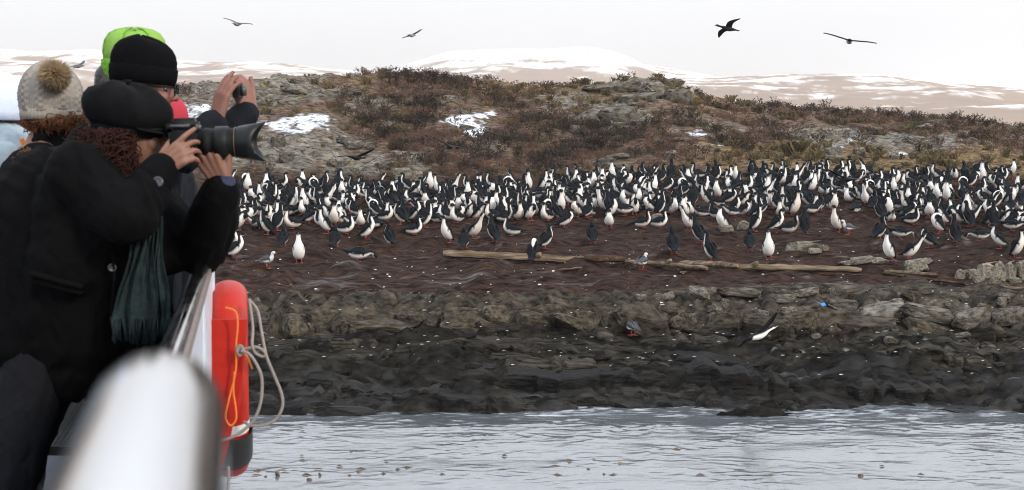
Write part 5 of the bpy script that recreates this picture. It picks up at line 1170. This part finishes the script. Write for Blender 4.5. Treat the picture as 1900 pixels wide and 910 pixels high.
# pocket flap and front edge seams
K = Blob(); K.cap(V(58,508,4.415), V(150,532,4.425), .010, .010, 12); K.cap(V(60,520,4.43), V(148,543,4.44), .010, .010, 12); K.build('pocket_flap', M['coat'], root, .005, 2)
for sp_ in ([(118,330,4.42),(108,400,4.44),(100,480,4.46)], [(205,445,4.44),(212,520,4.46),(205,600,4.47)]): tube_obj('seam', spline([V(*q) for q in sp_], 8), .005, M['coat'], root, 6)
disc('button', V(230,420,4.45), (.3,-.95,0), .013, .005, M['button'], root); disc('button', V(208,497,4.455), (.3,-.95,0), .013, .005, M['button'], root)
Tt = Blob(); Tt.chain([hR,kR,aR], [.108,.074,.062]); Tt.chain([hL,kL,aL], [.105,.072,.062]); Tt.build('trousers', M['jeans'], root, .009, 4, .012, 12, 7)
for a_ in (aR,aL):
    S = Blob(); S.cap(a_+up*.05, a_-up*.02, .062, .058); S.cap(a_-up*.03, a_+Vector((.15,0,-.045)), .052, .04); S.build('boot', M['boots'], root, .008, 3)
# cap: soft crown, band and short peak
def capfn(v, a, t):
    v = v.copy(); v.z += .010*math.sin(a*8)*max(0, math.sin(t*3.14))*.6 - .10*v.x*max(0,t-.15)*.35; v.x -= .018*t; k = float(fbm(np.array(math.cos(a)*1.6+t*1.5), np.array(math.sin(a)*1.6+3), 77, 3)); v.z += .02*k*min(1,t*3); v.x *= 1+.05*k; v.y *= 1+.05*k; return v
Hc = V(239,217,4.62); rc = basis((1,.08,-.17), (.05,0,1))
revolve('cap_crown', [(.102,-.036),(.112,-.034),(.128,-.018),(.138,.004),(.141,.026),(.136,.047),(.122,.066),(.100,.080),(.072,.089),(.04,.094),(.008,.095)], Hc, rc, M['felt'], root, .90, 64, capfn)
revolve('cap_band', [(.100,-.056),(.1055,-.055),(.110,-.045),(.112,-.030),(.10,-.020)], Hc, rc, M['felt'], root, .88, 64)
vv, ff = [], []; nn = 24
for i in range(nn+1):
    a = R(-68+136*i/nn); ca, sa = math.cos(a), math.sin(a)
    for (r_, z_) in ((.106,-.020),(.106+.050*ca**.8,-.026-.006*ca),(.106+.050*ca**.8,-.031-.006*ca),(.106,-.026)): vv.append(Hc+rc @ Vector((ca*r_, sa*r_*.88, z_)))
for i in range(nn):
    for j in range(4): ff.append((i*4+j, i*4+4+j, i*4+4+(j+1)%4, i*4+(j+1)%4))
ff += [(3,2,1,0), (nn*4,nn*4+1,nn*4+2,nn*4+3)]
m_ = bpy.data.meshes.new('cap_peak'); m_.from_pydata([tuple(v) for v in vv], [], ff); m_.update(); keep(link('cap_peak', m_, None, M['felt']), root)
disc('cap_button', Hc+rc @ Vector((-.02,0,.101)), (0,0,1), .014, .008, M['felt'], root)
glasses(Hw, rw, root, True, 1.04)
rts = []; r2 = random.Random(4)
for i in range(420):
    a = r2.uniform(100, 282); ca, sa = math.cos(R(a)), math.sin(R(a)); s0 = Hw+rw @ Vector((ca*.10+.005, sa*.085, r2.uniform(-.05,.02))); near = max(0,-sa)
    e0 = s0+Vector((r2.uniform(-.05,.06)-.02, ca*.0+sa*.05-.02*near, -r2.uniform(.07,.17)-.03*near)); rts.append((s0, e0))
for i in range(240):
    s0 = V(r2.uniform(180,240), r2.uniform(238,285), r2.uniform(4.50,4.54)); e0 = s0+Vector((r2.uniform(-.05,.04), r2.uniform(-.08,-.02), -r2.uniform(.05,.12))); rts.append((s0, e0))
for i in range(150):
    s0 = V(r2.uniform(150,215), r2.uniform(232,285), r2.uniform(4.53,4.62)); e0 = s0+Vector((r2.uniform(-.06,.02), r2.uniform(-.06,.0), -r2.uniform(.03,.08))); rts.append((s0, e0))
curls('hair', rts, M['hair'], root, .0019, .011, 9)
Hb = Blob(); Hb.ell(V(215,262,4.60), (.085,.08,.08)); Hb.ell(V(190,262,4.62), (.07,.08,.06)); Hb.ell(V(222,292,4.56), (.045,.05,.05)); Hb.build('hair_mass', M['hair'], root, .006, 2, .016, 40, 3)
# scarf: two pleated hanging ends with fringe
def scarf_end(x_top, x_bot, wt, wb, ytop, ybot, D0, D1, seed):
    n1, n2 = 26, 22; vv, ff = [], []; r = random.Random(seed)
    for i in range(n1):
        u = i/(n1-1); cx = x_top+(x_bot-x_top)*u; wd = wt+(wb-wt)*u**.8; yy = ytop+(ybot-ytop)*u; D = D0+(D1-D0)*u
        for j in range(n2):
            v = j/(n2-1)*2-1; p = V(cx+v*wd*.5+4*math.sin(u*7+v*2), yy+3*math.sin(v*5), D); p.y += .012*math.sin(v*9+seed+u*2.5+2*math.sin(v*3+seed))+.007*math.sin(v*17+u*4+3*math.sin(u*2+v))+.02*float(fbm(np.array(v*1.5+seed), np.array(u*2.5), 88, 3)); vv.append(p)
    n0 = len(vv); vv += [p+Vector((0,.008,0)) for p in vv]
    for i in range(n1-1):
        for j in range(n2-1): k = i*n2+j; f1 = (k,k+1,k+n2+1,k+n2); ff.append(f1); ff.append(tuple(n0+q for q in f1[::-1]))
    rim = [j for j in range(n2)]+[i*n2+n2-1 for i in range(1,n1)]+[(n1-1)*n2+j for j in range(n2-2,-1,-1)]+[i*n2 for i in range(n1-2,0,-1)]
    for q in range(len(rim)): a_, b2 = rim[q], rim[(q+1)%len(rim)]; ff.append((a_, b2, n0+b2, n0+a_))
    m_ = bpy.data.meshes.new('scarf'); m_.from_pydata([tuple(v) for v in vv], [], ff); m_.update(); s_ = keep(link('scarf', m_, None, M['scarf']), root)
    g = Geo()
    for j in range(46):
        v = j/45*(n2-1); i0 = min(int(v), n2-2); p = vv[(n1-1)*n2+i0].lerp(vv[(n1-1)*n2+i0+1], v-i0); q = p+Vector((r.uniform(-.012,.012), r.uniform(-.006,.012), -r.uniform(.045,.08))); g.add(*rev([tuple(p+Vector((0,.004,.01))), tuple(p.lerp(q,.5)+Vector((r.uniform(-.004,.004),0,0))), tuple(q)], .0024, (0,0,0), 4))
    fr_ = keep(link('fringe', g.mesh('fringe'), None, M['scarf']), root); fr_.parent = s_; fr_.matrix_parent_inverse = (Matrix.Translation(root.location)).inverted() if False else Matrix.Identity(4)
scarf_end(272,250,26,80,392,592,4.42,4.44,2); scarf_end(288,290,16,50,396,590,4.44,4.46,5)
# ---- her camera
cam_o = empty('camera_with_lens', V(350,268,4.56)); tag(cam_o, 'black camera with long zoom lens and petal hood held by the woman in black', 'camera')
ax = Vector((1,.03,.028)).normalized(); Rc = basis(ax); C0 = V(352,267,4.57)
cq = lambda x, y, z: C0+Rc @ Vector((x,y,z))
def turned(name, prof, mt, parent, n=40, cut=None):
    vv, ff = [], []
    for i, (x_, r_) in enumerate(prof):
        for j in range(n):
            a = 6.2832*j/n; xx = x_+(cut(a)*max(0,1) if cut and i in (cut_i) else 0); vv.append(cq(xx, math.cos(a)*r_, math.sin(a)*r_))
    k = len(prof)
    for i in range(k-1):
        for j in range(n): ff.append((i*n+j, i*n+(j+1)%n, (i+1)*n+(j+1)%n, (i+1)*n+j))
    if not cut: ff += [tuple(range(n))[::-1], tuple(range((k-1)*n, k*n))]
    m_ = bpy.data.meshes.new(name); m_.from_pydata([tuple(v) for v in vv], [], ff); m_.update(); o = link(name, m_, None, mt, None); m_.polygons.foreach_set('use_smooth', [True]*len(m_.polygons)); return keep(o, parent)
turned('lens_barrel', [(.020,0.0374),(.028,0.0396),(.034,0.0440),(.045,0.0440),(.047,0.0462),(.060,0.0462),(.062,0.0440),(.075,0.0440),(.077,0.0468),(.120,0.0468),(.122,0.0440),(.135,0.0440),(.150,0.0462),(.152,0.0396)], M['rubber'], cam_o)
turned('gold_ring', [(.1375,0.0440),(.1378,0.0471),(.1398,0.0471),(.1401,0.0440)], M['gold'], cam_o)
turned('zoom_ring', [(.078,0.0469),(.080,0.0501),(.116,0.0501),(.119,0.0469)], M['camera_body'], cam_o)
cut_i = (3,4)
petal = lambda a: .018*math.cos(2*(a-math.pi/2))
turned('lens_hood', [(.145,0.0468),(.150,0.0490),(.175,0.0528),(.212,0.0611),(.212,0.0578),(.175,0.0501),(.150,0.0462)], M['hood'], cam_o, 64, petal)
turned('front_glass', [(.1505,0.0396),(.153,0.0374),(.156,0.0220),(.157,0.0033)], M['glass'], cam_o)
def cbox(name, c_, s, mt, bev=.25):
    bm = bmesh.new(); bmesh.ops.create_cube(bm, size=1.0); bmesh.ops.scale(bm, vec=s, verts=bm.verts); bmesh.ops.bevel(bm, geom=list(bm.edges), offset=min(s)*bev, segments=3, affect='EDGES')
    for v in bm.verts: v.co = cq(*(Vector(c_)+v.co))
    m_ = bpy.data.meshes.new(name); bm.to_mesh(m_); bm.free(); return keep(link(name, m_, None, mt, True), cam_o)
cbox('camera_body', (-.018,.0,.002), (.070,.135,.094), M['camera_body'], .2); cbox('grip', (-.006,-.066,-.004), (.080,.030,.090), M['rubber'], .35)
cbox('viewfinder_hump', (-.012,.0,.058), (.085,.058,.038), M['camera_body'], .3); cbox('hump_trim', (.026,.0,.048), (.014,.050,.022), M['camera_grey'], .25); cbox('eyecup', (-.062,.0,.048), (.018,.042,.030), M['rubber'], .3)
cbox('top_plate', (-.018,-.05,.052), (.060,.036,.012), M['camera_grey'], .3)

# ---- man in black beanie holding up a small camera
Hm = V(270,163,5.35); A_ = {'R':(V(345,285,5.22), V(402,222,5.26)), 'L':(V(405,262,5.40), V(463,205,5.44))}
hd_ = {'R':dict(d=(.22,.15,.95), n=(-.70,-.70,.1), left=False, curl=[.22,.20,.25,.3], spread=.15, thumb=(.75,.45,-.35), s=1.05), 'L':dict(d=(-.35,-.1,.93), n=(.62,-.72,.30), left=True, curl=[.75,.8,.8,.85], spread=.1, thumb=(.7,.6,-.3), s=1.08)}
root2, f2, l2, r2_ = make_person('man in black beanie and glasses raising both hands to take a picture', Hm, 6, M['coat2'], M['jeans'], M['skin2'], .005, hd_, A_, .06, (0,-6))
def bfn(v, a, t): v = v.copy(); v.x -= .022*t*t; v.z += .006*math.sin(a*3+1)*t; v.z += -.16*v.x*max(0,t-.45); return v
beanie(Hm+r2_ @ Vector((-.012,0,.070)), r2_, M['knit_black'], root2, [(.10,-.045),(.112,-.03),(.116,.0),(.116,.025),(.111,.048),(.100,.070),(.081,.088),(.056,.100),(.03,.106),(.006,.107)], 'beanie', bfn, .86, [(.108,-.056),(.114,-.055),(.119,-.03),(.120,.0),(.115,.005)])
glasses(Hm, r2_, root2, False); eyes(Hm, r2_, root2)
hb = Blob(); hb.ell(Hm+r2_ @ Vector((-.045,0,-.03)), (.06,.078,.05)); hb.build('hair', M['hair3'], root2, .006, 2, .006, 50, 3)
pc = empty('compact_camera', V(440,165,5.36)); tag(pc, 'small dark compact camera between the raised hands of the beanie man', 'camera'); box('camera_body', V(441,168,5.36), (.022,.095,.058), M['camera_body'], pc); 
o = tube_obj('lens', [V(441,168,5.36)+Vector((.011,.01,0)), V(441,168,5.36)+Vector((.028,.01,0))], .019, M['camera_grey'], pc, 20)

# ---- person in the lime green hat
Hg = V(246,136,5.95)
root3, f3, l3, r3 = make_person('tall person in lime green hat half hidden behind the black beanie', Hg, 12, M['coat2'], M['jeans'], M['skin'], .008, None, None, .03)
def gfn(v, a, t): v = v.copy(); v.z += .010*math.cos(a*2+.4)*t+.12*v.x*max(0,t-.3)*-.25; v.x += -.006*math.sin(a*5)*max(0,t-.2); return v
revolve('hat_crown', [(.108,.045),(.120,.050),(.124,.075),(.122,.10),(.116,.125),(.098,.150),(.07,.163),(.03,.170),(.006,.171)], Hg+Vector((.01,0,0)), r3, M['green_knit'], root3, .88, 48, gfn)
revolve('hat_side', [(.104,-.06),(.112,-.058),(.118,-.02),(.121,.02),(.119,.052),(.105,.056)], Hg+Vector((.0,0,0)), r3, M['green_scale'], root3, .88, 48)
for i in range(3): # raised seams on the crown
    a = R(200+i*50); pts = [Hg+r3 @ Vector((math.cos(a)*r_+.01, math.sin(a)*r_*.88, z_+.001)) for r_, z_ in ((.124,.075),(.122,.10),(.116,.126),(.098,.151),(.07,.165),(.03,.172))]; tube_obj('seam', pts, .003, M['green_scale'], root3, 6)
hb = Blob(); hb.ell(Hg+r3 @ Vector((-.07,0,-.05)), (.06,.08,.08)); hb.cap(Hg+r3 @ Vector((-.085,0,-.02)), Hg+r3 @ Vector((-.10,0,-.13)), .06, .05); hb.build('hair', M['hair3'], root3, .006, 2, .008, 50, 3)
K = Blob(); K.cap(Hg+Vector((-.04,0,-.15)), Hg+Vector((-.04,0,-.19)), .10, .11); K.build('collar', mat('grey fleece collar', (.05,.055,.065), .9, bump=.004, bscale=60), root3, .008, 2, .006, 30, 4)

# ---- woman in the beige pompom hat
Hp = V(101,196,5.75)
root4, f4, l4, r4 = make_person('woman in beige cable knit hat with fur pompom, black coat and scarf', Hp, 8, M['coat'], M['jeans'], M['skin'], .008, None, None, .10, (0,0), .95)
def cable(v, a, t):
    v = v.copy(); k = a*9/6.2832; fr_ = k-math.floor(k); tw = math.sin(t*26+(0 if fr_ < .5 else 3.14)); rib = .006*math.exp(-((fr_-.5-.16*tw)/.13)**2)+.006*math.exp(-((fr_-.5+.16*tw)/.13)**2)+.002*math.sin(a*72)
    e_ = 1+(rib/.12 if t < .86 else rib/.12*(1-t)*7); v.x *= e_; v.y *= e_; v.z += .09*v.x*max(0,t-.3)*-1+.004*math.sin(a*4); return v
prof = [(.104,-.02)]+[(.115*math.sqrt(max(0,1-((z_-.03)/.138)**2)) if z_ > .03 else .110+.005*(z_+.02)/.05, z_) for z_ in np.linspace(-.02,.164,34)]+[(.006,.167)]
Hq = Hp+r4 @ Vector((-.012,0,.0))
revolve('knit_hat', prof, Hq, r4, M['knit_beige'], root4, .94, 180, cable)
revolve('hat_brim', [(.102,-.055),(.112,-.053),(.115,-.035),(.113,-.014),(.106,-.012)], Hq, r4, M['knit_beige'], root4, .94, 140, lambda v, a, t: Vector((v.x*(1+.014*math.sin(a*44)), v.y*(1+.014*math.sin(a*44)), v.z)))
pcn = V(101,140,5.62); r5 = random.Random(8); g = Geo()
for i in range(2600):
    d = Vector((r5.gauss(0,1), r5.gauss(0,1), r5.gauss(0,1))).normalized(); L_ = r5.uniform(.036,.060); b_ = (d+Vector((r5.gauss(0,.25), r5.gauss(0,.25), r5.gauss(0,.25)-.12))).normalized(); p0 = pcn+d*.012; g.add(*rev([tuple(p0), tuple(p0+d*L_*.5), tuple(p0+d*L_*.5+b_*L_*.5)], [.0022,.0016,.0003], (0,0,0), 3))
keep(link('pompom', g.mesh('pompom'), None, M['fur']), root4)
K = Blob(); K.ell(Hp+Vector((.01,0,-.135)), (.105,.11,.075)); K.ell(Hp+Vector((.07,-.04,-.15)), (.085,.08,.07)); K.ell(Hp+Vector((.03,-.02,-.20)), (.13,.13,.07)); K.build('black_scarf', M['coat'], root4, .008, 3, .014, 22, 12)
rts = []
for i in range(90):
    a = r5.uniform(180,330); s0 = Hp+r4 @ Vector((math.cos(R(a))*.098, math.sin(R(a))*.09, r5.uniform(-.07,-.045))); rts.append((s0, s0+Vector((r5.uniform(-.02,.07), r5.uniform(-.03,.02), r5.uniform(-.05,-.01)))))
for i in range(40):
    s0 = V(r5.uniform(105,150), r5.uniform(212,232), 5.60); rts.append((s0, s0+Vector((r5.uniform(-.02,.05), -.02, r5.uniform(-.03,.0)))))
rts2 = []
for i in range(30):
    s0 = V(r5.uniform(40,72), r5.uniform(283,296), 5.50); rts2.append((s0, s0+Vector((r5.uniform(-.04,.05), -.02, r5.uniform(-.03,.02)))))
curls('hair', rts*2, M['hair2'], root4, .002, .011, 5); curls('hair_end', rts2, M['hair2'], root4, .0022, .011, 6)

# ---- person in the pale hat at the picture edge
He = V(2,208,6.2)
root5, f5, l5, r5_ = make_person('person in pale blue fleece hat and light grey jacket at the left edge', He, 30, M['pale_jacket'], M['jeans'], M['skin2'], .008, None, None, .05, (0,0), 1.15)
revolve('fleece_hat', [(.106,-.045),(.118,-.042),(.122,-.01),(.124,.03),(.120,.065),(.108,.10),(.085,.128),(.05,.145),(.02,.15),(.005,.151)], He+r5_ @ Vector((-.01,0,.01)), r5_, M['white_fleece'], root5, .92, 56)
K = Blob(); K.cap(He+Vector((.02,-.04,-.20)), He+Vector((.0,-.02,-.26)), .16, .20); K.cap(He+Vector((-.02,-.06,-.155)), He+Vector((.03,-.05,-.19)), .10, .12); K.build('jacket_hood', M['pale_jacket'], root5, .008, 3, .012, 20, 15)
hb = Blob(); hb.ell(He+r5_ @ Vector((-.05,0,-.045)), (.055,.078,.045)); hb.build('hair', M['hair'], root5, .006, 2, .006, 50, 3)
btub = tube_obj('orange_strap', spline([V(40,258,5.98), V(44,268,5.98), V(46,282,5.98), V(44,300,5.98)], 6), .010, M['orange_cloth'], root5, 8)

# ---- small figure with the red hood
Hr = V(306,222,6.9)
root6, f6, l6, r6 = make_person('person in bright red hood mostly hidden behind the beanie man chin', Hr, 20, M['coat2'], M['jeans'], M['skin2'], .009, None, None, .03)
revolve('red_hood', [(.095,-.06),(.108,-.055),(.116,-.01),(.118,.03),(.112,.07),(.09,.105),(.055,.125),(.02,.132),(.005,.133)], Hr+r6 @ Vector((-.012,0,-.018)), r6, M['red_hat'], root6, .9, 48)
K = Blob(); K.cap(Hr+Vector((.01,-.03,-.10)), Hr+Vector((0,-.02,-.16)), .10, .11); K.build('collar', M['coat'], root6, .008, 2)
